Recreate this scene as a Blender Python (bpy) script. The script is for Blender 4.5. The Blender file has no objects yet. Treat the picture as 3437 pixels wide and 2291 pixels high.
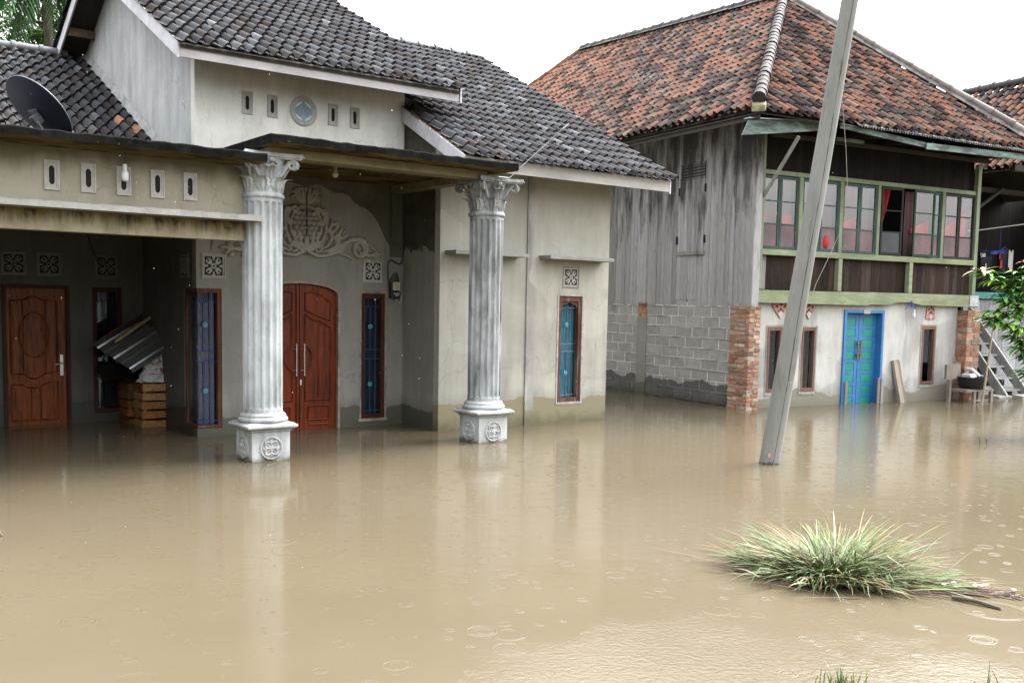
import bpy, bmesh, math, random
import numpy as np
from mathutils import Vector, Matrix
SC = bpy.context.scene
COL = SC.collection
R = math.radians
rnd = random.Random(7)

# ------------------------------------------------------------------ camera
def setup_camera():
    cam = bpy.data.cameras.new('camera')
    ob = bpy.data.objects.new('camera', cam); COL.objects.link(ob)
    p, r = R(4.98), R(1.08)
    fw = Vector((0, math.cos(p), -math.sin(p))); up = Vector((0, math.sin(p), math.cos(p))); rt = Vector((1, 0, 0))
    X = rt*math.cos(r) + up*math.sin(r); Y = up*math.cos(r) - rt*math.sin(r)
    M = Matrix((X, Y, -fw)).transposed().to_4x4(); M.translation = (0, 0, 1.6)
    ob.matrix_world = M
    cam.sensor_width = 36; cam.lens = 36*3350/3437; cam.shift_y = 164/3437
    cam.clip_start = .05; cam.clip_end = 2000
    SC.camera = ob
setup_camera()

# ------------------------------------------------------------------ overcast sky, weak soft sun, exposure
SUN_EL, SUN_AZ = R(52), R(52)            # azimuth from +Y towards +X: the brighter part of the cloud is ahead, to the right
def setup_light():
    w = bpy.data.worlds.new('World'); SC.world = w; w.use_nodes = True
    nt = w.node_tree; nt.nodes.clear(); N = nt.nodes.new; L = nt.links.new
    out = N('ShaderNodeOutputWorld'); bg = N('ShaderNodeBackground'); sky = N('ShaderNodeTexSky')
    sky.sky_type = 'NISHITA'; sky.sun_disc = False; sky.sun_elevation = SUN_EL; sky.sun_rotation = SUN_AZ
    sky.air_density = 1.0; sky.dust_density = 4.0; sky.ozone_density = 1.0
    hs = N('ShaderNodeHueSaturation'); hs.inputs['Saturation'].default_value = .10
    tc = N('ShaderNodeTexCoord'); sp = N('ShaderNodeSeparateXYZ'); mr = N('ShaderNodeMapRange')
    mr.inputs['From Min'].default_value = 0; mr.inputs['From Max'].default_value = .9
    mr.inputs['To Min'].default_value = 1.05; mr.inputs['To Max'].default_value = 4.2
    ml = N('ShaderNodeVectorMath'); ml.operation = 'SCALE'
    L(sky.outputs[0], hs.inputs['Color']); L(tc.outputs['Generated'], sp.inputs[0]); L(sp.outputs['Z'], mr.inputs['Value'])
    L(hs.outputs[0], ml.inputs[0]); L(mr.outputs[0], ml.inputs['Scale']); L(ml.outputs[0], bg.inputs['Color'])
    bg.inputs['Strength'].default_value = .15
    L(bg.outputs[0], out.inputs['Surface'])
    s = bpy.data.lights.new('sun', 'SUN'); s.energy = 1.1; s.angle = R(40); s.color = (1, .97, .92)
    so = bpy.data.objects.new('sun', s); COL.objects.link(so)
    d = Vector((math.sin(SUN_AZ)*math.cos(SUN_EL), math.cos(SUN_AZ)*math.cos(SUN_EL), math.sin(SUN_EL)))
    so.rotation_euler = d.to_track_quat('Z', 'Y').to_euler(); so.location = d*30
    vs = SC.view_settings; SC.display_settings.display_device = 'sRGB'
    vs.view_transform = 'Standard'; vs.look = 'None'; vs.exposure = 1.42; vs.gamma = 1; vs.use_curve_mapping = False
setup_light()
SC.cycles.max_bounces = 6; SC.cycles.diffuse_bounces = 1; SC.cycles.glossy_bounces = 3; SC.cycles.transmission_bounces = 4
SC.cycles.transparent_max_bounces = 8; SC.cycles.caustics_reflective = False; SC.cycles.caustics_refractive = False
SC.cycles.use_denoising = True

# ------------------------------------------------------------------ frames of the two houses
def frame(x, y, deg):
    return Matrix.Translation((x, y, 0)) @ Matrix.Rotation(R(deg), 4, 'Z')
FL = frame(-.91147584, 12.30915256, 36.85)
FR = frame(3.6749908, 15.59171474, 28.8)
FW = Matrix.Identity(4)
Z0 = -.6                                     # walls go on down under the flood

# ------------------------------------------------------------------ object helpers
def vary(c, a, b):
    k = rnd.uniform(a, b); return tuple(min(1, x*k) for x in c)

def tag(o, label=None, cat=None, group=None, kind=None):
    if label: o['label'] = label
    if cat: o['category'] = cat
    if group: o['group'] = group
    if kind: o['kind'] = kind
    return o

def thing(name, label, cat, fr=FW, base=(0, 0, 0), group=None):
    o = bpy.data.objects.new(name, None); COL.objects.link(o)
    o.matrix_world = fr @ Matrix.Translation(base); o.empty_display_size = .2
    o['_base'] = tuple(base)
    return tag(o, label, cat, group)

def copy_tree(o, parent=None):
    c = o.copy(); COL.objects.link(c)
    if parent: c.parent = parent
    for ch in list(o.children): copy_tree(ch, c)
    return c

class MB:
    """collects vertices, faces and a colour per face"""
    def __init__(s): s.v = []; s.f = []; s.c = []
    def add(s, vs, fs, col=None):
        n = len(s.v); s.v += [tuple(p) for p in vs]
        for f in fs: s.f.append([n+i for i in f]); s.c.append(col)
        return s
    def quad(s, a, b, c, d, col=None): return s.add([a, b, c, d], [(0, 1, 2, 3)], col)
    def box(s, x0, x1, y0, y1, z0, z1, col=None, j=0.):
        q = (lambda: rnd.uniform(-j, j)) if j else (lambda: 0)
        vs = [(x+q(), y+q(), z+q()) for z in (z0, z1) for y in (y0, y1) for x in (x0, x1)]
        return s.add(vs, [(0, 2, 3, 1), (4, 5, 7, 6), (0, 1, 5, 4), (2, 6, 7, 3), (0, 4, 6, 2), (1, 3, 7, 5)], col)
    def obox(s, c, ax, ay, az, col=None):
        c, ax, ay, az = map(Vector, (c, ax, ay, az))
        vs = [c+ax*i+ay*j+az*k for k in (-1, 1) for j in (-1, 1) for i in (-1, 1)]
        return s.add(vs, [(0, 2, 3, 1), (4, 5, 7, 6), (0, 1, 5, 4), (2, 6, 7, 3), (0, 4, 6, 2), (1, 3, 7, 5)], col)
    def bar(s, a, b, w, t, up=(0, 0, 1), col=None):
        """board from a to b, half width w (across, in the up-ish direction) and half thickness t"""
        a, b = Vector(a), Vector(b); d = (b-a); l = d.length; d /= l
        n = d.cross(Vector(up)).normalized(); u = n.cross(d).normalized()
        return s.obox((a+b)/2, d*(l/2), n*t, u*w, col)
    def tube(s, pts, rad, n=6, cap=True, col=None):
        pts = [Vector(p) for p in pts]; m = len(pts)
        rs = rad if isinstance(rad, (list, tuple)) else [rad]*m
        base = len(s.v); prev = None
        for i, p in enumerate(pts):
            d = (pts[min(i+1, m-1)]-pts[max(i-1, 0)]).normalized()
            if prev is None:
                a = Vector((0, 0, 1)) if abs(d.z) < .9 else Vector((1, 0, 0)); u = d.cross(a).normalized()
            else:
                u = (prev-d*prev.dot(d)).normalized()
            prev = u; w = d.cross(u)
            for k in range(n):
                t = 2*math.pi*k/n; s.v.append(tuple(p+(u*math.cos(t)+w*math.sin(t))*rs[i]))
        for i in range(m-1):
            for k in range(n):
                a = base+i*n+k; b = base+i*n+(k+1) % n
                s.f.append([a, b, b+n, a+n]); s.c.append(col)
        if cap:
            s.f.append([base+k for k in range(n)][::-1]); s.c.append(col)
            s.f.append([base+(m-1)*n+k for k in range(n)]); s.c.append(col)
        return s
    def lathe(s, c, prof, n=24, col=None, axis=None):
        """prof = [(radius, height)]"""
        cx, cy, cz = c; base = len(s.v); m = len(prof)
        for (r, z) in prof:
            for k in range(n):
                t = 2*math.pi*k/n; s.v.append((cx+r*math.cos(t), cy+r*math.sin(t), cz+z))
        for i in range(m-1):
            for k in range(n):
                a = base+i*n+k; b = base+i*n+(k+1) % n
                s.f.append([a, b, b+n, a+n]); s.c.append(col)
        s.f.append([base+k for k in range(n)][::-1]); s.c.append(col)
        s.f.append([base+(m-1)*n+k for k in range(n)]); s.c.append(col)
        return s
    def sq(s, c, prof, col=None):
        """square mouldings: prof = [(half side, height)]"""
        cx, cy, cz = c; base = len(s.v)
        for (r, z) in prof:
            s.v += [(cx-r, cy-r, cz+z), (cx+r, cy-r, cz+z), (cx+r, cy+r, cz+z), (cx-r, cy+r, cz+z)]
        for i in range(len(prof)-1):
            for k in range(4):
                a = base+i*4+k; b = base+i*4+(k+1) % 4; s.f.append([a, b, b+4, a+4]); s.c.append(col)
        s.f.append([base+3, base+2, base+1, base]); s.c.append(col)
        e = base+(len(prof)-1)*4; s.f.append([e, e+1, e+2, e+3]); s.c.append(col)
        return s
    def prism(s, poly, P, d, col=None):
        """2D polygon; P maps (a, b) to 3D; d = extrusion vector"""
        n = len(poly); d = Vector(d); f0 = [Vector(P(*q)) for q in poly]
        return s.add(f0+[p+d for p in f0], [tuple(range(n)), tuple(range(2*n-1, n-1, -1))] + [(i, i+n, (i+1) % n+n, (i+1) % n) for i in range(n)], col)
    def grid(s, fn, nu, nv, col=None):
        base = len(s.v)
        for j in range(nv+1):
            for i in range(nu+1): s.v.append(tuple(fn(i/nu, j/nv)))
        for j in range(nv):
            for i in range(nu):
                a = base+j*(nu+1)+i; s.f.append([a, a+1, a+nu+2, a+nu+1]); s.c.append(col)
        return s
    def wall(s, P, t, a0, a1, b0, b1, holes=()):
        """wall with rectangular holes; P(a, b, depth)"""
        A = sorted({a0, a1} | {x for h in holes for x in h[:2] if a0 <= x <= a1}); B = sorted({b0, b1} | {x for h in holes for x in h[2:] if b0 <= x <= b1})
        solid = lambda i, j: 0 <= i < len(A)-1 and 0 <= j < len(B)-1 and not any(h[0] < (A[i]+A[i+1])/2 < h[1] and h[2] < (B[j]+B[j+1])/2 < h[3] for h in holes)
        for i in range(len(A)-1):
            for j in range(len(B)-1):
                if not solid(i, j): continue
                x0, x1, y0, y1 = A[i], A[i+1], B[j], B[j+1]
                s.quad(P(x0, y0, 0), P(x1, y0, 0), P(x1, y1, 0), P(x0, y1, 0)); s.quad(P(x0, y0, t), P(x0, y1, t), P(x1, y1, t), P(x1, y0, t))
                if not solid(i-1, j): s.quad(P(x0, y0, 0), P(x0, y1, 0), P(x0, y1, t), P(x0, y0, t))
                if not solid(i+1, j): s.quad(P(x1, y0, 0), P(x1, y0, t), P(x1, y1, t), P(x1, y1, 0))
                if not solid(i, j-1): s.quad(P(x0, y0, 0), P(x0, y0, t), P(x1, y0, t), P(x1, y0, 0))
                if not solid(i, j+1): s.quad(P(x0, y1, 0), P(x1, y1, 0), P(x1, y1, t), P(x0, y1, t))
        return s
    def clip(s, planes):
        """keep the side of each plane its normal points to; planes = [(point, normal)]"""
        bm = bmesh.new(); cl = bm.faces.layers.int.new('ci'); vs = [bm.verts.new(p) for p in s.v]; cols = []
        for f, c in zip(s.f, s.c):
            try: bf = bm.faces.new([vs[i] for i in f])
            except ValueError: continue
            bf[cl] = len(cols); cols.append(c)
        for p, n in planes:
            bmesh.ops.bisect_plane(bm, geom=bm.verts[:]+bm.edges[:]+bm.faces[:], plane_co=p, plane_no=n, clear_inner=True)
        bm.verts.index_update()
        s.v = [tuple(v.co) for v in bm.verts]; s.f = [[v.index for v in f.verts] for f in bm.faces]; s.c = [cols[f[cl]] for f in bm.faces]
        bm.free(); return s
    def build(s, name, mat, parent=None, off=None, smooth=0, bevel=0, label=None):
        if off is None:
            p = parent
            while p is not None and p.parent is not None: p = p.parent
            off = p.get('_base', (0, 0, 0)) if p is not None else (0, 0, 0)
        me = bpy.data.meshes.new(name)
        me.from_pydata([(x-off[0], y-off[1], z-off[2]) for x, y, z in s.v], [], s.f)
        if any(c is not None for c in s.c):
            at = me.color_attributes.new('Col', 'FLOAT_COLOR', 'CORNER'); buf = []
            for f, c in zip(s.f, s.c): buf += [*(c or (.5, .5, .5)), 1.]*len(f)
            at.data.foreach_set('color', buf)
        bm = bmesh.new(); bm.from_mesh(me); bmesh.ops.recalc_face_normals(bm, faces=bm.faces)
        if bevel:
            es = [e for e in bm.edges if len(e.link_faces) == 2 and e.calc_face_angle(0) > .6]
            bmesh.ops.bevel(bm, geom=es, offset=bevel, segments=2, affect='EDGES', profile=.6)
        bm.to_mesh(me); bm.free()
        if smooth:
            me.polygons.foreach_set('use_smooth', [True]*len(me.polygons))
            if smooth != 2: me.set_sharp_from_angle(angle=R(40))
        o = bpy.data.objects.new(name, me); COL.objects.link(o); me.materials.append(mat)
        if parent: o.parent = parent
        if label: o['label'] = label
        return o
    def top(s, name, mat, label, cat, fr=FW, base=(0, 0, 0), group=None, kind=None, **k):
        o = s.build(name, mat, None, off=base, **k); o.matrix_world = fr @ Matrix.Translation(base)
        return tag(o, label, cat, group, kind)

# ------------------------------------------------------------------ materials
WET = .70                                   # everything is soaked: wet surfaces are darker than their dry colours
class NT:
    def __init__(s, name):
        s.m = bpy.data.materials.new(name); s.m.use_nodes = True; s.t = s.m.node_tree
        s.b = s.t.nodes['Principled BSDF']; s.pos = None; s._tc = None
    def n(s, k, **p):
        x = s.t.nodes.new(k)
        for a, b in p.items(): setattr(x, a, b)
        return x
    def l(s, a, b): s.t.links.new(a, b)
    def tc(s):
        if not s._tc: s._tc = s.n('ShaderNodeTexCoord').outputs['Object']
        return s._tc
    def set(s, sock, v):
        if isinstance(v, bpy.types.NodeSocket): s.l(v, sock)
        elif isinstance(v, (tuple, list)): sock.default_value = (*v, 1) if len(v) == 3 and sock.type == 'RGBA' else v
        else: sock.default_value = v
    def math(s, op, a, b=0., c=None, clamp=False):
        x = s.n('ShaderNodeMath', operation=op, use_clamp=clamp); s.set(x.inputs[0], a); s.set(x.inputs[1], b)
        if c is not None: s.set(x.inputs[2], c)
        return x.outputs[0]
    def noise(s, scale=5., detail=3., rough=.55, stretch=(1, 1, 1), dist=0., vec=None, off=(0, 0, 0)):
        mp = s.n('ShaderNodeMapping'); s.l(vec or s.tc(), mp.inputs[0]); mp.inputs['Scale'].default_value = stretch; mp.inputs['Location'].default_value = off
        x = s.n('ShaderNodeTexNoise'); s.l(mp.outputs[0], x.inputs['Vector'])
        x.inputs['Scale'].default_value = scale; x.inputs['Detail'].default_value = detail; x.inputs['Roughness'].default_value = rough; x.inputs['Distortion'].default_value = dist
        return x.outputs['Fac']
    def ramp(s, f, a, b, lo=0., hi=1.):
        x = s.n('ShaderNodeMapRange'); s.set(x.inputs[0], f)
        for i, v in zip((1, 2, 3, 4), (a, b, lo, hi)): s.set(x.inputs[i], v)
        return x.outputs[0]
    def mix(s, f, a, b, mode='MIX'):
        x = s.n('ShaderNodeMix', data_type='RGBA', blend_type=mode); s.set(x.inputs[0], f); s.set(x.inputs[6], a); s.set(x.inputs[7], b)
        return x.outputs[2]
    def mul(s, col, f):
        x = s.n('ShaderNodeVectorMath', operation='SCALE'); s.set(x.inputs[0], col); s.set(x.inputs['Scale'], f); return x.outputs[0]
    def bump(s, h, strength=.3, dist=.01):
        x = s.n('ShaderNodeBump'); s.set(x.inputs['Height'], h); x.inputs['Strength'].default_value = strength; x.inputs['Distance'].default_value = dist
        s.l(x.outputs[0], s.b.inputs['Normal'])
    def fin(s, col, rough=.8, spec=.25):
        col = tuple(x*WET for x in col) if isinstance(col, tuple) else s.mul(col, WET)
        s.set(s.b.inputs['Base Color'], col); s.set(s.b.inputs['Roughness'], rough)
        if spec is not None: s.b.inputs['Specular IOR Level'].default_value = spec
        return s.m
    def attr(s):
        x = s.n('ShaderNodeAttribute'); x.attribute_name = 'Col'; return x.outputs['Color']

def plain(name, col, rough=.6, var=.2, scale=8., stretch=(1, 1, 1), metal=0., bump=0., spec=None, fine=0.):
    t = NT(name); n = t.noise(scale, 4, .6, stretch)
    f = t.ramp(n, .3, .7, 1-var, 1+var)
    if fine: f = t.math('MULTIPLY', f, t.ramp(t.noise(scale*9, 2, .6, stretch), .3, .7, 1-fine, 1+fine))
    t.b.inputs['Metallic'].default_value = metal
    if bump: t.bump(t.noise(scale*4, 3, .6, stretch), bump, .01)
    return t.fin(t.mul(col, f), rough, spec)

def attr_mat(name, rough=.8, var=.25, scale=14., bump=.2, spots=None, dark=None, stretch=(1, 1, 1)):
    t = NT(name); c = t.mul(t.attr(), t.ramp(t.noise(scale, 4, .65, stretch), .3, .7, 1-var, 1+var))
    if spots: c = t.mix(t.ramp(t.noise(scale*1.7, 4, .7, off=(3, 1, 7)), spots[0], spots[0]+.06, 0, spots[2]), c, spots[1])
    if dark: c = t.mix(t.ramp(t.noise(scale*.5, 4, .7, off=(9, 4, 2)), dark[0], dark[0]+.1, 0, dark[2]), c, dark[1])
    if bump: t.bump(t.noise(scale*3, 4, .65), bump, .008)
    return t.fin(c, rough, .12)

def plaster(name, col, damp=.3, dampcol=(.42, .40, .33), streak=.12, patch=.07, moss=.5, wave=.07, tide=.0, top=None, rough_top=None, flecks=False):
    t = NT(name); sp = t.n('ShaderNodeSeparateXYZ'); t.l(t.tc(), sp.inputs[0]); z = sp.outputs['Z']
    f = t.ramp(t.noise(1.3, 5, .6), .3, .7, .86, 1.13)
    f = t.math('MULTIPLY', f, t.ramp(t.noise(3.2, 4, .6, (2.2, 2.2, .35)), .3, .72, 1-streak, 1+streak*.7))
    f = t.math('MULTIPLY', f, t.ramp(t.noise(40, 3, .6), .3, .7, .955, 1.04))
    f = t.math('MULTIPLY', f, t.ramp(t.noise(.9, 2, .4, off=(5, 2, 8), dist=.6), .49, .52, 1-patch, 1+patch*.4))
    # fine cracks, only where the render has shrunk
    vo = t.n('ShaderNodeTexVoronoi', feature='DISTANCE_TO_EDGE'); mp = t.n('ShaderNodeMapping'); ad = t.n('ShaderNodeVectorMath', operation='ADD'); nz = t.n('ShaderNodeTexNoise'); nz.inputs['Scale'].default_value = 5; nz.inputs['Detail'].default_value = 4
    t.l(t.tc(), nz.inputs['Vector']); sc = t.mul(nz.outputs['Color'], .22); t.l(t.tc(), ad.inputs[0]); t.l(sc, ad.inputs[1]); t.l(ad.outputs[0], mp.inputs[0]); mp.inputs['Scale'].default_value = (.9, .9, .7); t.l(mp.outputs[0], vo.inputs['Vector']); vo.inputs['Scale'].default_value = 1.3
    f = t.math('MULTIPLY', f, t.math('SUBTRACT', 1, t.math('MULTIPLY', t.ramp(vo.outputs['Distance'], .001, .005, .28, 0), t.ramp(t.noise(.9, 2, .5, off=(1, 4, 4)), .50, .56))))
    # rain drips
    f = t.math('MULTIPLY', f, t.ramp(t.math('MULTIPLY', t.ramp(t.noise(13, 4, .7, (1, 1, .06), off=(5, 5, 0)), .56, .70), t.ramp(t.noise(1.2, 3, .6, off=(3, 8, 2)), .45, .65)), 0, 1, 1, .72))
    c = t.mul(col, f)
    # cool limy wash here and there, brown splash stains
    c = t.mix(t.ramp(t.noise(1.1, 4, .6, off=(8, 8, 1)), .55, .75, 0, .35), c, tuple(min(1, x*y) for x, y in zip(col, (1.12, 1.17, 1.24))))
    c = t.mix(t.ramp(t.noise(2.1, 5, .65, (1, 1, .6), off=(1, 7, 3)), .58, .8, 0, .35), c, tuple(x*y for x, y in zip(col, (.62, .56, .45))))
    if tide:
        w = t.math('ADD', z, t.ramp(t.noise(1.4, 3, .5, (1, 1, 0), off=(4, 4, 0)), .3, .7, -.14, .14))
        band = t.ramp(t.math('ABSOLUTE', t.math('SUBTRACT', w, tide)), 0, .03, .5, 0); band = t.math('MULTIPLY', band, t.ramp(t.noise(1.3, 3, .6, off=(7, 2, 5)), .38, .6))
        c = t.mix(band, c, tuple(x*y for x, y in zip(col, (.66, .62, .52))))
    if top:                                   # streaky darkening towards the wall head
        w = t.math('ADD', z, t.ramp(t.noise(2.2, 4, .6, (1, 1, .25)), .3, .7, -.12, .12))
        c = t.mix(t.ramp(w, top-.16, top, 0, .75), c, (.10, .09, .055))
    if rough_top:                             # upper wall without finishing coat: raw ragged cement, porch shade added to its colour
        w = t.math('ADD', z, t.ramp(t.noise(3.2, 5, .7, off=(3, 5, 5)), .3, .7, -.16, .16))
        c = t.mix(t.ramp(w, rough_top, rough_top+.03), c, t.mul((.075, .072, .05), t.ramp(t.noise(5, 4, .6), .3, .7, .7, 1.3)))
    if flecks:                                # splashes of white paint
        c = t.mix(t.math('MULTIPLY', t.ramp(t.noise(26, 2, .5, (1, 1, .5), off=(3, 3, 3)), .70, .73), t.ramp(t.noise(1.6, 2, .5, off=(6, 1, 1)), .50, .58)), c, (.75, .76, .76))
    # soaked band above the flood, its edge wavy
    n1 = t.ramp(t.noise(1.1, 2, .4, (1, 1, 0)), .3, .7, -wave, wave); n2 = t.ramp(t.noise(9, 3, .6, (1, 1, 0)), .3, .7, -.018, .018)
    edge = t.math('SUBTRACT', t.math('ADD', t.math('ADD', n1, n2), damp), z)
    wet = t.ramp(edge, 0, .012)
    c = t.mix(wet, c, t.mix(.0, tuple(x*y for x, y in zip(col, dampcol)), (0, 0, 0)))
    c = t.mix(t.math('MULTIPLY', t.ramp(t.math('ADD', edge, t.ramp(t.noise(4, 4, .6, (1, 1, .5)), .3, .7, -.05, .05)), -.14, -.02, 0, .42), t.math('SUBTRACT', 1, wet)), c, tuple(x*.55 for x in col))
    mo = t.math('MULTIPLY', t.ramp(t.math('ADD', z, t.ramp(t.noise(5, 4, .7), .3, .7, -.07, .07)), .02, .17, moss, 0), wet)
    c = t.mix(mo, c, (.055, .05, .015))
    t.bump(t.math('ADD', t.noise(14, 5, .6), t.math('MULTIPLY', t.noise(70, 2, .6), .5)), .25, .006)
    return t.fin(c, t.ramp(wet, 0, 1, .88, .42))

def wood(name, col, stretch=(9, 9, .7), var=.35, rough=.6, dark=(.5, (.02, .012, .008), .6), scale=3.):
    t = NT(name); g = t.noise(scale, 6, .65, stretch, dist=.5)
    c = t.mul(col, t.ramp(g, .25, .75, 1-var, 1+var))
    c = t.mul(c, t.ramp(t.noise(1.7, 3, .5), .3, .7, .8, 1.2))
    if dark: c = t.mix(t.ramp(t.noise(scale*1.3, 5, .7, tuple(x*.5 for x in stretch), off=(4, 2, 9)), dark[0], dark[0]+.18, 0, dark[2]), c, dark[1])
    t.bump(g, .25, .004)
    return t.fin(c, rough, .2)

M = {}
M['plaster'] = plaster('plaster_grey', (.43, .42, .36), .345, dampcol=(.60, .55, .41), tide=.68, wave=.05)
M['plaster_porch'] = plaster('plaster_porch', (.27, .265, .235), .26, dampcol=(.40, .41, .36), moss=.25)  # porch shade is worked into this darker plaster
M['plaster_raw'] = plaster('plaster_side', (.27, .265, .23), .26, dampcol=(.36, .37, .32), moss=.25, rough_top=2.24)
M['plaster_carport'] = plaster('plaster_carport', (.13, .13, .115), .26, dampcol=(.40, .41, .36), moss=.25)  # darkest copy of the plaster, carport shade in its colour
M['plaster_gable'] = plaster('plaster_gable', (.53, .55, .545), -.5, streak=.2, patch=.04)
M['plaster_parapet'] = plaster('plaster_parapet', (.36, .335, .26), -.5, streak=.1, top=2.86)
M['plaster_low'] = plaster('plaster_low', (.56, .555, .52), .24, dampcol=(.5, .48, .40), wave=.16, moss=.15, streak=.2, patch=.16, flecks=True)
M['conc'] = plain('concrete_bare', (.36, .34, .30), .85, .2, 5, fine=.1, bump=.3)
M['conc_pale'] = plain('concrete_pale', (.27, .265, .245), .85, .18, 6, fine=.08, bump=.2)
def slab_mat():
    t = NT('concrete_slab_mouldy'); g = t.n('ShaderNodeNewGeometry'); sp = t.n('ShaderNodeSeparateXYZ'); t.l(g.outputs['Normal'], sp.inputs[0])
    up = t.ramp(sp.outputs['Z'], -.5, -.3)
    under = t.mix(t.ramp(t.noise(2.2, 5, .65, (1, 2.5, 1)), .4, .62), (.17, .135, .062), (.055, .038, .018))
    top = t.mix(t.ramp(t.noise(26, 4, .7), .66, .72, 0, .8), t.mul((.009, .009, .0085), t.ramp(t.noise(5, 4, .7), .3, .7, .5, 1.9)), (.09, .10, .02))
    t.bump(t.noise(20, 5, .7), .5, .01)
    return t.fin(t.mix(up, under, top), 1., .02)
M['slab'] = slab_mat()
def beam_mat():
    t = NT('concrete_beam_stained'); sp = t.n('ShaderNodeSeparateXYZ'); t.l(t.tc(), sp.inputs[0])
    z = t.math('ADD', sp.outputs['Z'], t.ramp(t.noise(9, 4, .7, (1, 1, .12)), .3, .7, -.09, .09))
    c = t.mix(t.ramp(z, 2.2, 2.33), t.mul((.40, .36, .26), t.ramp(t.noise(7, 4), .3, .7, .8, 1.2)), t.mix(t.ramp(t.noise(8, 4, .7), .45, .55), (.20, .155, .06), (.06, .05, .025)))
    t.bump(t.noise(25, 4, .6), .3, .006); return t.fin(c, .85)
M['beam'] = beam_mat()
M['beam_canopy'] = plain('concrete_canopy_beam', (.20, .165, .085), .85, .3, 4, (1, 1, 3), fine=.1, bump=.2)
def column_mat(name, base, dirt, amount):
    t = NT(name)
    s = t.noise(7, 5, .65, (1, 1, .16)); s2 = t.noise(2.4, 5, .7, (1, 1, .5), off=(3, 3, 3))
    c = t.mul(base, t.ramp(t.noise(5, 4), .3, .7, .88, 1.1))
    c = t.mix(t.ramp(t.math('ADD', t.math('MULTIPLY', s, .6), t.math('MULTIPLY', s2, .4)), .5-amount*.08, .66-amount*.08, 0, amount), c, dirt)
    c = t.mix(t.ramp(t.noise(30, 4, .7), .62, .68, 0, .5), c, tuple(x*.45 for x in base))
    sp = t.n('ShaderNodeSeparateXYZ'); t.l(t.tc(), sp.inputs[0])
    c = t.mix(t.ramp(t.math('ADD', sp.outputs['Z'], t.ramp(t.noise(9, 4, .7), .3, .7, -.035, .035)), .0, .05, .85, 0), c, (.10, .075, .045))
    t.bump(t.noise(40, 4, .6), .2, .004); return t.fin(c, .75)
M['col_white'] = column_mat('column_whitewash', (.54, .575, .585), (.18, .195, .19), .75)
M['col_grey'] = column_mat('column_grey', (.44, .465, .47), (.10, .108, .11), .9)
M['col_base'] = column_mat('column_base_white', (.52, .54, .545), (.22, .215, .195), .7)
M['vent'] = plain('vent_cement', (.46, .45, .41), .8, .12, 12, fine=.08, bump=.15)
M['vent_dim'] = plain('vent_cement_shaded', (.22, .21, .18), .85, .2, 10, fine=.1, bump=.15)  # darker copy of the vent cement, carport shade put into its colour
M['fascia'] = wood('fascia_board', (.52, .50, .51), (1, 5, 5), .18, .7, (.60, (.22, .2, .18), .7))
M['barge'] = wood('barge_board', (.66, .66, .69), (3, 2, 2), .15, .7, (.58, (.40, .39, .40), .6))
M['deck'] = plain('roof_boards_dark', (.035, .028, .02), .9, .3, 5)
M['purlin'] = plain('purlin_timber', (.16, .11, .06), .8, .3, 5)
M['door'] = wood('door_varnished', (.25, .062, .008), (14, 14, .9), .55, .40, (.46, (.020, .006, .003), .9))
M['door_main'] = wood('door_main_varnish', (.165, .028, .005), (12, 12, .9), .5, .40, (.48, (.02, .005, .003), .85))
M['frame'] = wood('frame_redbrown', (.055, .016, .009), (8, 8, 1), .4, .6, (.5, (.02, .01, .008), .6))
M['frame_worn'] = wood('frame_worn', (.10, .042, .028), (8, 8, 1), .4, .75, (.5, (.33, .30, .28), .6))
M['render_edge'] = plain('rough_render', (.30, .24, .19), .9, .4, 9, fine=.2, bump=.4)
M['dark'] = plain('dark_inside', (.006, .005, .005), .9, .2)
M['steel'] = plain('steel_handle', (.62, .60, .58), .28, .1, 9, metal=1)
M['grille'] = plain('grille_blue', (.012, .05, .10), .45, .2)
M['rosette'] = plain('grille_rosette', (.10, .33, .42), .5, .15)
M['curtain_blue'] = plain('curtain_blue', (.002, .006, .024), .8, .5, 6, (9, 9, .4))
M['curtain_teal'] = plain('curtain_teal', (.012, .21, .27), .8, .5, 3, (6, 6, 1.2))
M['tile_dark'] = attr_mat('roof_tiles_grey', .92, .28, 16, .3, (.78, (.20, .21, .22), .2), (.54, (.045, .042, .042), .75))
M['tile_red'] = attr_mat('roof_tiles_terracotta', .92, .3, 18, .3, None, (.55, (.028, .018, .016), .6))
M['mortar'] = plain('ridge_mortar', (.38, .37, .34), .9, .35, 9, fine=.2, bump=.5)
M['ridge'] = plain('ridge_tile_grey', (.15, .157, .17), .75, .3, 7, fine=.15, bump=.2)
M['ridge_moss'] = plain('ridge_mossy', (.05, .055, .045), .9, .7, 12, fine=.3, bump=.5)
M['ridge_red'] = plain('ridge_tile_red', (.45, .19, .13), .8, .3, 5, fine=.15, bump=.2)
M['ridge_old'] = attr_mat('ridge_tile_old', .7, .3, 10, .2)
M['bluegreen'] = wood('paint_bluegreen', (.22, .31, .29), (1.2, 5, 5), .35, .75, (.42, (.06, .06, .05), .85))
M['palegreen'] = wood('paint_palegreen', (.29, .33, .20), (1, 4, 4), .25, .75, (.52, (.17, .17, .10), .7))
M['greenpost'] = wood('paint_green_post', (.25, .31, .20), (4, 4, .8), .25, .75, (.60, (.14, .16, .09), .7))
M['sash'] = wood('sash_teal', (.055, .105, .095), (4, 4, 1), .4, .6, (.55, (.02, .02, .018), .6))
M['sash_dark'] = wood('sash_dark', (.018, .02, .016), (4, 4, 1), .4, .6, None)
M['sash_green'] = wood('sash_green', (.022, .07, .03), (4, 4, 1), .3, .6, None)
M['board_dark'] = attr_mat('boards_brown', .7, .5, 6, .3, None, (.52, (.015, .010, .008), .6), (6, 6, .35))
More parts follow.
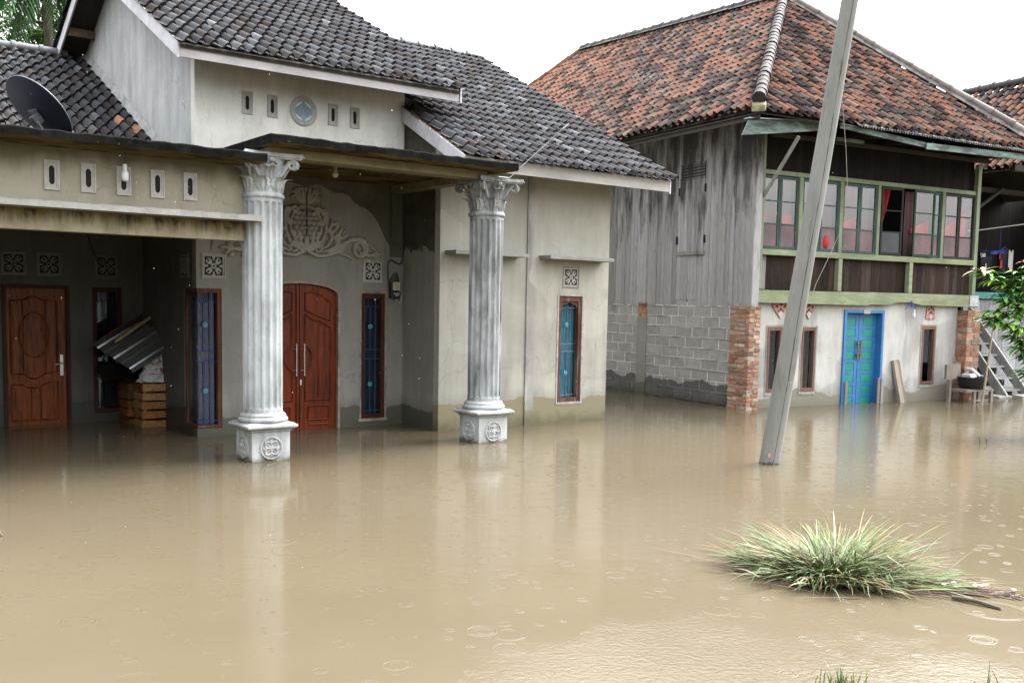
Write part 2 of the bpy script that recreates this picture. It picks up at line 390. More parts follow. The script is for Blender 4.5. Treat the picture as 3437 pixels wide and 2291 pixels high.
def plank_mat():
    t = NT('weathered_planks'); a = t.attr()
    g = t.noise(6, 6, .7, (14, 14, .5), dist=.3); g2 = t.noise(17, 4, .7, (10, 10, .3), off=(1, 5, 2))
    c = t.mul(a, t.ramp(g, .25, .75, .66, 1.28)); c = t.mul(c, t.ramp(g2, .3, .7, .75, 1.18))
    c = t.mix(t.ramp(t.noise(9, 6, .75, (9, 9, .35), off=(4, 1, 7)), .60, .66, 0, .9), c, (.028, .026, .025))
    sp = t.n('ShaderNodeSeparateXYZ'); t.l(t.tc(), sp.inputs[0])
    big = t.math('ADD', t.noise(1.6, 5, .65, (2.4, 2.4, .4), off=(2, 6, 1)), t.ramp(sp.outputs['Z'], 1.9, 4.4, -.13, .13))  # stain mask, raised with height to paint in the eave shade
    c = t.mix(t.ramp(big, .50, .66, 0, .88), c, (.030, .028, .027))
    c = t.mix(t.ramp(t.noise(1.9, 3, .6, off=(9, 9, 2)), .58, .78, 0, .3), c, (.36, .33, .31))
    t.bump(g, .6, .008); return t.fin(c, .85, .2)
M['plank'] = plank_mat()
def block_mat():
    t = NT('cement_blocks'); c = t.mul(t.attr(), t.ramp(t.noise(9, 4, .6), .3, .7, .84, 1.14))
    c = t.mul(c, t.ramp(t.noise(60, 2, .6), .3, .7, .9, 1.08))
    sp = t.n('ShaderNodeSeparateXYZ'); t.l(t.tc(), sp.inputs[0])
    e = t.math('SUBTRACT', t.math('ADD', t.ramp(t.noise(1.2, 3, .6, (1, 1, 0)), .3, .7, -.1, .13), .31), sp.outputs['Z'])
    c = t.mix(t.ramp(e, 0, .02, 0, 1), c, t.mul(c, .33))
    c = t.mix(t.ramp(t.math('ADD', sp.outputs['Z'], t.ramp(t.noise(6, 3), .3, .7, -.06, .06)), .0, .12, .7, 0), c, (.035, .034, .016))
    t.bump(t.noise(40, 4, .65), .35, .006); return t.fin(c, .85)
M['block'] = block_mat()
M['brick'] = attr_mat('red_brick', .85, .3, 16, .4, (.58, (.40, .36, .31), .6))
M['door_blue'] = plain('paint_blue', (.04, .20, .50), .45, .15, 6, fine=.05)
M['door_teal'] = plain('paint_teal', (.01, .28, .235), .5, .12, 6)
M['terra'] = plain('vent_terracotta', (.45, .22, .18), .8, .35, 14, fine=.2)
M['wall_gray'] = attr_mat('boards_pale', .8, .2, 6, .3, None, (.58, (.16, .16, .17), .5), (4, 4, .4))
M['teal'] = plain('paint_teal_beam', (.05, .30, .28), .6, .2, 5)
M['galv'] = plain('galvanised_sheet', (.50, .52, .52), .38, .25, 6, (1, 6, 1), metal=.85)
M['galv_dirty'] = plain('galvanised_sheet_grey', (.14, .14, .135), .5, .4, 8, metal=.6, fine=.2)
M['black_plastic'] = plain('black_plastic', (.012, .013, .016), .5, .2)
M['dish'] = plain('dish_paint', (.012, .020, .034), .45, .25, 5, fine=.1)
M['metal_grey'] = plain('grey_metal', (.16, .17, .18), .5, .2, 8, metal=.4)
M['white_plastic'] = plain('white_plastic', (.75, .77, .80), .4, .06)
M['cream'] = plain('meter_cream', (.55, .52, .38), .5, .12)
M['yellow_bulb'] = plain('old_bulb', (.50, .46, .26), .4, .1)
M['cable'] = plain('cable_black', (.008, .008, .008), .5, .1)
M['cable_white'] = plain('cable_white', (.55, .55, .52), .5, .1)
M['crate'] = attr_mat('crate_wood', .75, .45, 9, .3, None, (.56, (.05, .025, .012), .6), (3, 3, 6))
M['sack'] = plain('sack_woven', (.66, .65, .63), .7, .10, 9, bump=.15)
M['ink_red'] = plain('ink_red', (.42, .02, .05), .7, .1)
M['ink_dark'] = plain('ink_dark', (.06, .03, .03), .7, .1)
M['cardboard'] = attr_mat('cardboard', .8, .3, 8, .2)
M['brownboard'] = plain('brown_board', (.075, .028, .014), .7, .35, 5, (1, 6, 1))
M['board_pale'] = plain('pale_board', (.38, .30, .15), .75, .3, 7)
def pole_mat():
    t = NT('utility_pole_concrete'); c = t.mul((.25, .255, .24), t.ramp(t.noise(3, 5, .65, (2, 2, .5)), .3, .7, .8, 1.16))
    c = t.mix(t.ramp(t.noise(5, 5, .7, (2.5, 2.5, .3), off=(2, 2, 8)), .56, .66, 0, .7), c, (.14, .14, .125))
    c = t.mix(t.ramp(t.noise(7, 5, .7, (1.5, 1.5, .35), off=(7, 1, 8)), .62, .70, 0, .6), c, (.11, .11, .10))
    sp = t.n('ShaderNodeSeparateXYZ'); t.l(t.tc(), sp.inputs[0])
    c = t.mix(t.ramp(t.math('ADD', sp.outputs['Z'], t.ramp(t.noise(20, 3), .3, .7, -.02, .02)), .0, .03, .9, 0), c, (.05, .045, .03))
    t.bump(t.noise(30, 4, .65, (1, 1, .4)), .3, .006); return t.fin(c, .85)
M['pole'] = pole_mat()
M['crack'] = plain('pole_crack', (.03, .03, .028), .9, .2)
M['pink'] = plain('pink_tag', (.75, .25, .22), .7, .1)
M['bamboo'] = plain('bamboo_stick', (.34, .28, .17), .6, .25, 9, (1, 1, .3))
M['oldwood'] = wood('old_timber', (.28, .24, .20), (6, 6, .7), .35, .85, (.52, (.06, .045, .035), .7))
M['greywood'] = wood('grey_timber', (.34, .335, .33), (3, 3, 1), .25, .85, (.55, (.12, .12, .11), .6))
M['whitewood'] = wood('whitewashed_timber', (.52, .51, .48), (3, 3, 1), .2, .85, (.6, (.25, .24, .22), .6))
M['red_cloth'] = plain('cloth_red', (.50, .012, .015), .8, .25, 6, (6, 6, .6))
M['pink_cloth'] = plain('cloth_pink_lace', (.19, .095, .11), .85, .18, 5, (8, 8, .5))
M['blue_cloth'] = plain('cloth_blue', (.03, .06, .42), .8, .2, 5)
M['navy_cloth'] = plain('cloth_navy', (.010, .012, .03), .85, .2, 5)
M['white_cloth'] = plain('cloth_white', (.62, .58, .55), .85, .1, 5)
M['leaf'] = attr_mat('leaf_green', .45, .2, 10, 0)
M['bark'] = plain('bark', (.09, .07, .05), .9, .3, 9, (2, 2, .5), bump=.4)
M['straw'] = attr_mat('grass_blades', .6, .2, 10, 0)
def glass(name, tint=(.9, .92, .92), refl=.35):
    t = NT(name); t.t.nodes.remove(t.b); o = t.t.nodes['Material Output']
    tr = t.n('ShaderNodeBsdfTransparent'); tr.inputs[0].default_value = (*tint, 1); gl = t.n('ShaderNodeBsdfGlossy'); gl.inputs['Roughness'].default_value = .04
    gl.inputs[0].default_value = (.95, .95, .95, 1)
    fr = t.n('ShaderNodeLayerWeight'); fr.inputs[0].default_value = .5
    f = t.math('ADD', t.math('MULTIPLY', t.math('POWER', fr.outputs['Facing'], 5.), .9), refl, clamp=True); mx = t.n('ShaderNodeMixShader'); t.l(f, mx.inputs[0]); t.l(tr.outputs[0], mx.inputs[1]); t.l(gl.outputs[0], mx.inputs[2])
    t.l(mx.outputs[0], o.inputs['Surface']); return t.m
M['glass'] = glass('window_glass', (.85, .86, .86), .15)
M['glass_dark'] = glass('window_glass_clear', (.9, .95, 1), .03)
M['glass_frost'] = plain('window_glass_frosted', (.17, .10, .11), .25, .45, 2.2)
# ------------------------------------------------------------------ roof tiles
def tiles(mb, pos, nrm, n0, n1, m0, m1, w, L, colfn, prof, lift, lip, jit=.004, sk=0., pan=None):
    """rows of overlapping pantiles; pos(a, b): point of the roof plane a along the eave and b up the slope"""
    nrm = Vector(nrm)
    for j in range(m0, m1):
        for i in range(n0, n1):
            col = colfn(i, j)
            if col is None: continue
            da, db, dh = rnd.gauss(0, jit), rnd.gauss(0, jit*1.6), abs(rnd.gauss(0, jit))
            tl = rnd.gauss(0, .006); vs = []
            for s in (0., 1.16):
                for (t, h) in prof:
                    b = (j+s)*L+db + (rnd.uniform(-1, 1)*jit*.6 if s == 0 else 0)
                    p = Vector(pos((i+t)*w+da+sk*b, b)); vs.append(p+nrm*(h+dh+lift*(1-s/1.16)+tl*(t-.5)))
            n = len(prof)
            vs += [vs[k]-nrm*lip for k in range(n)]
            fs = [(k, k+1, n+k+1, n+k) for k in range(n-1)] + [(k, 2*n+k, 2*n+k+1, k+1) for k in range(n-1)]
            d = vary(col, .93, 1.07)
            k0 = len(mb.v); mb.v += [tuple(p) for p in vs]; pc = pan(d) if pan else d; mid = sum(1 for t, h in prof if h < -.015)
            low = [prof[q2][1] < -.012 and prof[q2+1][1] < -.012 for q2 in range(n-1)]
            for q, f in enumerate(fs): mb.f.append([k0+x for x in f]); mb.c.append((pc if low[q] else d) if q < n-1 else tuple(x*.22 for x in d))  # front lips blackened, painting the shadow gap under each tile edge
P_S = [(t, -.012+.004*math.cos(t*12)) for t in (0, .12, .26, .4)] + [(.5+.54*x, -.012+.062*math.sin(math.pi*(.12+.80*x))**.8) for x in (0, .14, .3, .5, .7, .86, 1.)]
P_R = [(0, -.022), (.2, -.040), (.42, -.030)] + [(.46+.58*x, -.030+.078*math.sin(math.pi*(.10+.82*x))**.75) for x in (0, .2, .42, .65, .85, 1.)]

def c_dark(i, j):
    g = rnd.choice((.058, .072, .082, .094, .11)) * rnd.uniform(.88, 1.12)
    k = rnd.random()
    if k < .20: return (g*.80, g*.70, g*.67)
    if k < .235: return (.17, .175, .19)
    if k < .27: return (g*.6, g*.58, g*.58)
    return (g*.97, g*.98, g*1.04)
def c_red(i, j):
    # weathering in connected patches: blackened runs, paler and redder areas
    p = math.sin(i*.31+1.3*math.sin(j*.22))+math.sin(j*.47+i*.12+2)+.8*math.sin(i*.83-j*.35); k = rnd.random()+.10*p
    if k > .66: s = rnd.uniform(.75, 1.05); return (.215*s, .108*s, .076*s)
    if k > .50: s = rnd.uniform(.6, 1.05); return (.20*s, .138*s, .107*s)
    if k > .36: s = rnd.uniform(.5, 1.0); return (.125*s, .10*s, .09*s)
    s = rnd.uniform(.5, 1.6); return (.045*s, .033*s, .031*s)
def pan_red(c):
    """hollow half of a pantile, mostly blackened: valley shade and moss in the colour"""
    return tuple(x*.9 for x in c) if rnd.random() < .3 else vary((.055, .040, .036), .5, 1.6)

def ridge_cap(mb, a, b, r, seg, col=None, lift=0., flare=1.25):
    a, b = Vector(a), Vector(b); n = max(2, round((b-a).length/seg)); d = (b-a)/n
    for k in range(n):
        p, q = a+d*k, a+d*(k+1); j = Vector((rnd.uniform(-.006, .006), rnd.uniform(-.006, .006), lift+rnd.uniform(-.004, .006)))
        c = vary(col, .75, 1.2) if col else None
        mb.tube([p+j, p+d*.14+j, p+d*.17+j, q+d*.04+j], [r*flare, r*flare, r, r*.95], 10, col=c)

# ------------------------------------------------------------------ relief helper: strokes and lumps on a height grid
def relief(P, a0, a1, b0, b1, step, strokes, lumps=(), depth=1., mirror=None, polys=()):
    na, nb = int((a1-a0)/step), int((b1-b0)/step)
    A, B = np.meshgrid(np.linspace(a0, a1, na+1), np.linspace(b0, b1, nb+1)); H = np.zeros_like(A)
    def seg(A, B, p, q, r0, r1, h):
        nonlocal H
        dx, dy = q[0]-p[0], q[1]-p[1]; l2 = dx*dx+dy*dy+1e-12
        t = np.clip(((A-p[0])*dx+(B-p[1])*dy)/l2, 0, 1); d2 = (A-p[0]-t*dx)**2+(B-p[1]-t*dy)**2; r = r0+(r1-r0)*t
        H = np.maximum(H, np.where(d2 < r*r, h*np.sqrt(np.clip(1-d2/(r*r), 0, 1))**.7+.004, 0))
    for sgn in ((1, -1) if mirror is not None else (1,)):
        AA = A if sgn == 1 else 2*mirror-A
        for poly, h in polys:
            ins = np.zeros(A.shape, bool); n = len(poly)
            for i in range(n):
                (x0, y0), (x1, y1) = poly[i], poly[(i+1) % n]
                if y0 == y1: continue
                ins ^= ((B > min(y0, y1)) & (B <= max(y0, y1)) & (AA < x0+(B-y0)*(x1-x0)/(y1-y0)))
            H = np.where(ins, np.maximum(H, h), H)
        for pts, r0, r1, h in strokes:
            n = len(pts)-1
            for i in range(n): seg(AA, B, pts[i], pts[i+1], r0+(r1-r0)*i/n, r0+(r1-r0)*(i+1)/n, h)
        for (cx, cy, rx, ry, h) in lumps:
            d = ((AA-cx)/rx)**2+((B-cy)/ry)**2; H = np.maximum(H, np.where(d < 1, h*np.sqrt(np.clip(1-d, 0, 1))+.004, 0))
    mb = MB(); idx = -np.ones(A.shape, int)
    for j in range(nb):
        for i in range(na):
            q = ((j, i), (j, i+1), (j+1, i+1), (j+1, i))
            if max(H[x] for x in q) <= 0: continue
            for x in q:
                if idx[x] < 0: idx[x] = len(mb.v); mb.v.append(tuple(P(A[x], B[x], H[x]*depth if H[x] > 0 else -.003)))
            mb.f.append([int(idx[x]) for x in q]); mb.c.append(None)
    return mb
def spiral(cx, cy, r, turns, a0, n=22, shrink=.15, d=1):
    return [(cx+r*(1-(1-shrink)*k/n)*math.cos(a0+d*turns*2*math.pi*k/n), cy+r*(1-(1-shrink)*k/n)*math.sin(a0+d*turns*2*math.pi*k/n)) for k in range(n+1)]
def arc(cx, cy, rx, ry, a, b, n=14): return [(cx+rx*math.cos(R(a+(b-a)*k/n)), cy+ry*math.sin(R(a+(b-a)*k/n))) for k in range(n+1)]

# ------------------------------------------------------------------ the plastered house
H1 = thing('plastered_house', 'grey cement plaster house with dark tiled roofs, two classical columns and red wooden doors', 'house', FL)
Pv = lambda v: (lambda a, b, d: (a, v+d, b))          # wall across v, a = u, b = z
Pu = lambda u: (lambda a, b, d: (u+d, a, b))          # wall across u, a = v, b = z
upz = lambda v: 4.235+.51*(v-.3)                      # underside planes of the roofs
wgz = lambda v: 3.30+.52*(v+.55)
lfz = lambda v: 3.542+.485*(v-2.437)

def left_walls():
    m = MB().wall(Pv(0), .12, 0, 2.78, Z0, 3.52, [(1.90, 2.31, .275, 1.71)])
    m.build('wing_wall', M['plaster'], H1)
    m = MB(); m.prism([(.12, Z0), (6, Z0), (6, 5.0), (4.1, wgz(4.1)-.03), (.12, wgz(.12)-.03)], lambda a, b: (2.66, a, b), (.12, 0, 0)); m.build('wing_side_wall', M['plaster'], H1)
    m = MB(); m.prism([(.12, Z0), (.999, Z0), (.999, wgz(1.0)-.03), (.12, wgz(.12)-.03)], lambda a, b: (0, a, b), (.12, 0, 0)); m.build('wing_side_wall', M['plaster_raw'], H1)
    m = MB(); m.prism([(1.338, Z0), (1.478, Z0), (1.478, 3.42), (1.338, 3.42)], lambda a, b: (a, -.018, b), (0, .016, 0)); m.build('pilaster', M['pilaster'], H1)
    # porch back wall with the arched doorway, window, corner window
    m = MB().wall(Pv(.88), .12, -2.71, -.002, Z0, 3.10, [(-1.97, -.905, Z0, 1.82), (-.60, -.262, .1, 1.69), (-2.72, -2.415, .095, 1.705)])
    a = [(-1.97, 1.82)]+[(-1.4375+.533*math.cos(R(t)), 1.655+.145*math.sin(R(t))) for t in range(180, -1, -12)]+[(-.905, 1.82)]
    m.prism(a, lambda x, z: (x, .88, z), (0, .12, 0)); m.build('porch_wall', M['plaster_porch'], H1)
    m = MB().wall(Pv(.88), .12, -2.71, -.002, 3.10, 4.42); m.build('upper_wall', M['plaster_gable2'], H1)
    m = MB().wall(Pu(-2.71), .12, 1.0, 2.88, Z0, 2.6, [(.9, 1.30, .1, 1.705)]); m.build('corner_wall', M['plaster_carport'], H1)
    m = MB(); m.prism([(1.0, 2.6), (7.3, 2.6), (7.3, upz(.3)), (3.8, upz(3.8)-.02), (1.0, upz(1.0)-.03)], lambda v, z: (-2.71, v, z), (.12, 0, 0)); m.build('gable_wall', M['plaster_gable'], H1)
    m = MB(); m.prism([(1.0, 3.0), (7.0, 3.0), (3.8, upz(3.8)-.02), (1.0, upz(1.0)-.03)], lambda v, z: (-.14, v, z), (.12, 0, 0)); m.build('gable_wall', M['plaster_gable'], H1)
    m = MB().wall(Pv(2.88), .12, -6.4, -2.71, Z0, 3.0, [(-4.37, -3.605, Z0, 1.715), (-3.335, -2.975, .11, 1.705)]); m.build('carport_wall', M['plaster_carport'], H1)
    for q in ((-6.52, -6.4, -.94, 5.5, Z0, 2.9), (-6.4, 2.65, 6.0, 6.12, Z0, 2.9), (-2.57, -2.5, 1.1, 5.99, Z0, 2.5)): m = MB(); m.box(*q); m.build('inner_wall', M['plaster_porch'], H1)  # leftmost wall is unseen, added to keep the carport dark
    m = MB().wall(Pv(-.94), .12, -6.4, -2.70, 2.335, 2.877); m.build('parapet_wall', M['plaster_parapet'], H1)
    m = MB(); m.box(-6.4, -2.71, -.955, -.80, 2.156, 2.334); m.build('lintel_beam', M['beam'], H1)
    m = MB()
    n = 60; xs = [-6.4+(3.62)*k/n for k in range(n+1)]
    for k in range(n):
        w0, w1 = [rnd.uniform(-.006, .006) for _ in (0, 1)] if k == 0 else (w1, rnd.uniform(-.006, .006))
        m.add([(xs[k], -1.2+w0, 2.338), (xs[k+1], -1.2+w1, 2.338), (xs[k+1], -1.19+w1, 2.393+w1), (xs[k], -1.19+w0, 2.393+w0), (xs[k], -.942, 2.34), (xs[k+1], -.942, 2.34), (xs[k+1], -.942, 2.402), (xs[k], -.942, 2.402)],
              [(0, 1, 2, 3), (3, 2, 6, 7), (0, 4, 5, 1)] + ([(1, 5, 6, 2)] if k == n-1 else []))
    m.build('ledge', M['conc_pale'], H1)
    # thin cement eyebrows over the wing windows
    for u0, u1 in ((.07, 1.19), (1.54, 2.655)):
        m = MB(); m.box(u0, u1, -.25, -.001, 2.183, 2.235, j=.004); m.build('window_hood', M['conc_pale'], H1, bevel=.004)
    # flat slabs: carport and porch canopy, black with mould on top
    def slab(name, u0, u1, v0, v1, z0, z1, n):
        m = MB(); xs = [u0+(u1-u0)*k/n for k in range(n+1)]; e = [(rnd.uniform(-.006, .006), rnd.uniform(-.007, .007), rnd.uniform(-.006, .008)) for _ in xs]
        for k in range(n):
            a, b = e[k], e[k+1]; x0, x1 = xs[k], xs[k+1]
            F = lambda x, q: [(x, v0+.03+q[1], z0+q[0]), (x, v0+q[1], z0+.012+q[0]), (x, v0+q[1]*.5, z1-.012+q[2]), (x, v0+.02, z1+q[2]), (x, v1, z1), (x, v1, z0)]
            m.add(F(x0, a)+F(x1, b), [(i, i+6, (i+1) % 6+6, (i+1) % 6) for i in range(6)] + ([(0, 1, 2, 3, 4, 5)] if k == 0 else []) + ([(11, 10, 9, 8, 7, 6)] if k == n-1 else []))
        m.build(name, M['slab'], H1)
    slab('carport_slab', -6.45, -2.79, -1.33, 2.87, 2.88, 2.965, 50)
    slab('porch_canopy', -2.78, .125, -1.40, .875, 3.058, 3.146, 40)
    m = MB(); m.box(-2.70, -.13, -1.16, -.93, 2.968, 3.057); m.build('canopy_beam', M['beam_canopy'], H1, bevel=.004)
    m = MB(); m.box(-2.76, -2.60, -.93, .878, 2.967, 3.056); m.build('canopy_beam', M['beam_canopy'], H1)
    m = MB(); m.box(-.20, -.04, -.93, .878, 2.967, 3.056); m.build('canopy_beam', M['beam_canopy'], H1)
M['plaster_gable2'] = plaster('plaster_upper', (.85, .85, .79), -.5, streak=.1, patch=.04, top=None)
M['pilaster'] = plaster('pilaster_rough', (.43, .42, .38), .15, dampcol=(.6, .55, .42), streak=.2, patch=.2)
left_walls()

def left_roofs():
    # upper roof
    q = 1/math.hypot(1, .51); pos = lambda a, b: (-3.13+a, .20+b*q, upz(.2)+.045+b*q*.51)
    m = MB(); tiles(m, pos, (0, -.51*q, q), 0, 25, 0, 15, .1445, .275, c_dark, P_S, .036, .024); m.build('roof', M['tile_dark'], H1)
    m = MB()
    for s in (1, -1):
        f = (lambda v: v) if s == 1 else (lambda v: 7.6-v)
        m.prism([(.26, upz(.26)-.02), (3.8, upz(3.8)-.02), (3.8, upz(3.8)+.012), (.26, upz(.26)+.012)], lambda v, z: (-3.07, f(v), z), (3.50, 0, 0))
    m.build('roof_deck', M['deck'], H1)
    m = MB(); tiles(m, lambda a, b: (.47-a, 7.4-b*q, upz(.2)+.045+b*q*.51), (0, .51*q, q), 0, 25, 0, 15, .1445, .275, c_dark, P_S, .03, .017); m.build('roof', M['tile_dark'], H1)
    for v in (1.6, 2.9, 3.8, 5.0, 6.3): m = MB(); m.box(-3.06, -2.712, v-.04, v+.04, upz(min(v, 7.6-v))-.16, upz(min(v, 7.6-v))-.05); m.build('purlin', M['purlin'], H1)
    m = MB(); ridge_cap(m, (-3.15, 3.8, upz(3.8)+.06), (.50, 3.8, upz(3.8)+.06), .075, .34); m.build('ridge_cap', M['ridge'], H1, smooth=1)
    m = MB()
    for k in range(60): m.obox((rnd.uniform(-1.6, .49), 3.72+rnd.gauss(0, .05), upz(3.8)+.09+rnd.gauss(0, .035)), (rnd.uniform(.02, .06), 0, .01), (0, rnd.uniform(.02, .05), 0), (0, .01, rnd.uniform(.02, .06)))
    m.build('ridge_moss', M['ridge_moss'], H1)
    m = MB(); m.box(-3.075, .43, .28, .30, 4.103, 4.252); m.build('fascia_board', M['fascia'], H1, bevel=.003)
    for u in (-3.10, .445):
        for s in (1, -1):
            f = (lambda v: v) if s == 1 else (lambda v: 7.6-v)
            m = MB(); m.prism([(.27, 4.09), (3.8, 4.09+.51*3.53), (3.8, 4.265+.51*3.53), (.27, 4.255)], lambda v, z: (u, f(v), z), (.022, 0, 0)); m.build('barge_board', M['barge'], H1, bevel=.002)
    # wing roof
    q = 1/math.hypot(1, .52); pos = lambda a, b: (-.03+a, -.66+b*q, wgz(-.66)+.045+b*q*.52)
    m = MB(); tiles(m, pos, (0, -.52*q, q), 0, 24, 0, 20, .1425, .275, c_dark, P_S, .036, .024)
    m.clip([((0, 4.12, 0), (0, -1, 0))]); m.build('roof', M['tile_dark'], H1)
    m = MB(); m.prism([(-.57, wgz(-.57)-.02), (4.1, wgz(4.1)-.02), (8.5, wgz(-.3)), (8.5, wgz(-.3)+.03), (4.1, wgz(4.1)+.012), (-.57, wgz(-.57)+.012)], lambda v, z: (-.02, v, z), (3.36, 0, 0)); m.build('roof_deck', M['deck'], H1)
    m = MB(); ridge_cap(m, (.2, 4.1, wgz(4.1)+.07), (3.40, 4.1, wgz(4.1)+.07), .07, .33); m.build('ridge_cap', M['ridge'], H1, smooth=1)
    m = MB(); m.box(-.03, 3.335, -.575, -.553, 3.155, 3.305); m.build('fascia_board', M['fascia2'], H1, bevel=.003)
    for u, v1 in ((-.055, .878), (3.337, 4.1)):
        m = MB(); m.prism([(-.58, 3.13), (v1, 3.13+.52*(v1+.58)), (v1, 3.315+.52*(v1+.58)), (-.58, 3.31)], lambda v, z: (u, v, z), (.022, 0, 0)); m.build('barge_board', M['barge'], H1, bevel=.002)
    # loose battens and bits under the verge of the wing roof
    for k in range(6): v = -.42+.24*k; m = MB(); m.obox((-.03+rnd.gauss(0, .008), v, wgz(v)+.03), (.02, 0, 0), (0, .10, .052), (0, .0, .006)); m.build('verge_batten', M['purlin'], H1)
    # carport roof behind the slab
    q = 1/math.hypot(1, .485); pos = lambda a, b: (-7.0+a, 1.05+b*q, lfz(1.05)+b*q*.485)
    def c2(i, j):
        c = c_dark(i, j)
        if i >= 23: c = tuple(x*.62 for x in c)
        if (i, j) in ((27, 7), (28, 6)): c = (.42, .23, .14)
        if i < 24 and rnd.random() < .07: c = (.24, .24, .265)
        return c
    m = MB(); tiles(m, pos, (0, -.485*q, q), 0, 30, 0, 18, .146, .278, c2, P_S, .036, .024)
    m.clip([((0, 5.5, 0), (0, -1, 0)), ((-2.713, 0, 0), (-1, 0, 0))]); m.build('roof', M['tile_dark'], H1)
    m = MB(); m.prism([(.9, lfz(.9)-.06), (5.5, lfz(5.5)-.06), (8, 3.4), (8, 3.35), (5.5, lfz(5.5)-.1), (.9, lfz(.9)-.1)], lambda v, z: (-6.9, v, z), (4.18, 0, 0)); m.build('roof_deck', M['deck'], H1)
    m = MB(); ridge_cap(m, (-7.0, 5.5, lfz(5.5)+.07), (-2.98, 5.5, lfz(5.5)+.07), .06, .36); m.build('ridge_cap', M['ridge'], H1, smooth=1)
    m = MB(); k = 46
    ev = [(1.1+4.6*i/k) for i in range(k+1)]; wd = [.055+rnd.uniform(-.02, .03) for _ in ev]
    for i in range(k):
        a, b = ev[i], ev[i+1]; za, zb = lfz(a)+.02, lfz(b)+.02
        m.add([(-2.714, a, za+.09+wd[i]*.7), (-2.714, b, zb+.09+wd[i+1]*.7), (-2.74, b, zb+.05), (-2.74, a, za+.05), (-2.74-wd[i], a, za), (-2.74-wd[i+1], b, zb)], [(0, 3, 2, 1), (3, 4, 5, 2)])
    m.build('flashing', M['flash'], H1)
M['flash'] = plain('flashing_mortar', (.38, .39, .38), .9, .35, 7, fine=.15, bump=.4)
M['fascia2'] = wood('fascia_board_white', (.44, .425, .40), (1, 5, 5), .12, .7, (.62, (.3, .28, .24), .6))
left_roofs()

# ------------------------------------------------------------------ columns
def acanthus(m, c, ang, r0, z0, h, w, curl):
    cx, cy, cz = c; ca, sa = math.cos(ang), math.sin(ang)
    def P(t, s, back=0.):
        t = 2*t-1; hw = w*(.55+.55*math.sin(math.pi*min(1, s*1.05))**.8)*(1-.35*max(0, s-.6)/.4) * (1+.10*math.sin(s*22))
        zz = h*s-curl*.75*max(0, s-.72)**2/.078*.5; rr = r0+.030*s+curl*max(0, s-.55)**2/.2
        rr += .011*math.cos(t*9.4)*(1-.4*s)-.012*t*t-back
        return (cx+ca*rr-sa*hw*t, cy+sa*rr+ca*hw*t, cz+z0+zz)
    m.grid(lambda t, s: P(t, s), 10, 8); m.grid(lambda t, s: P(1-t, s, .016), 10, 8)

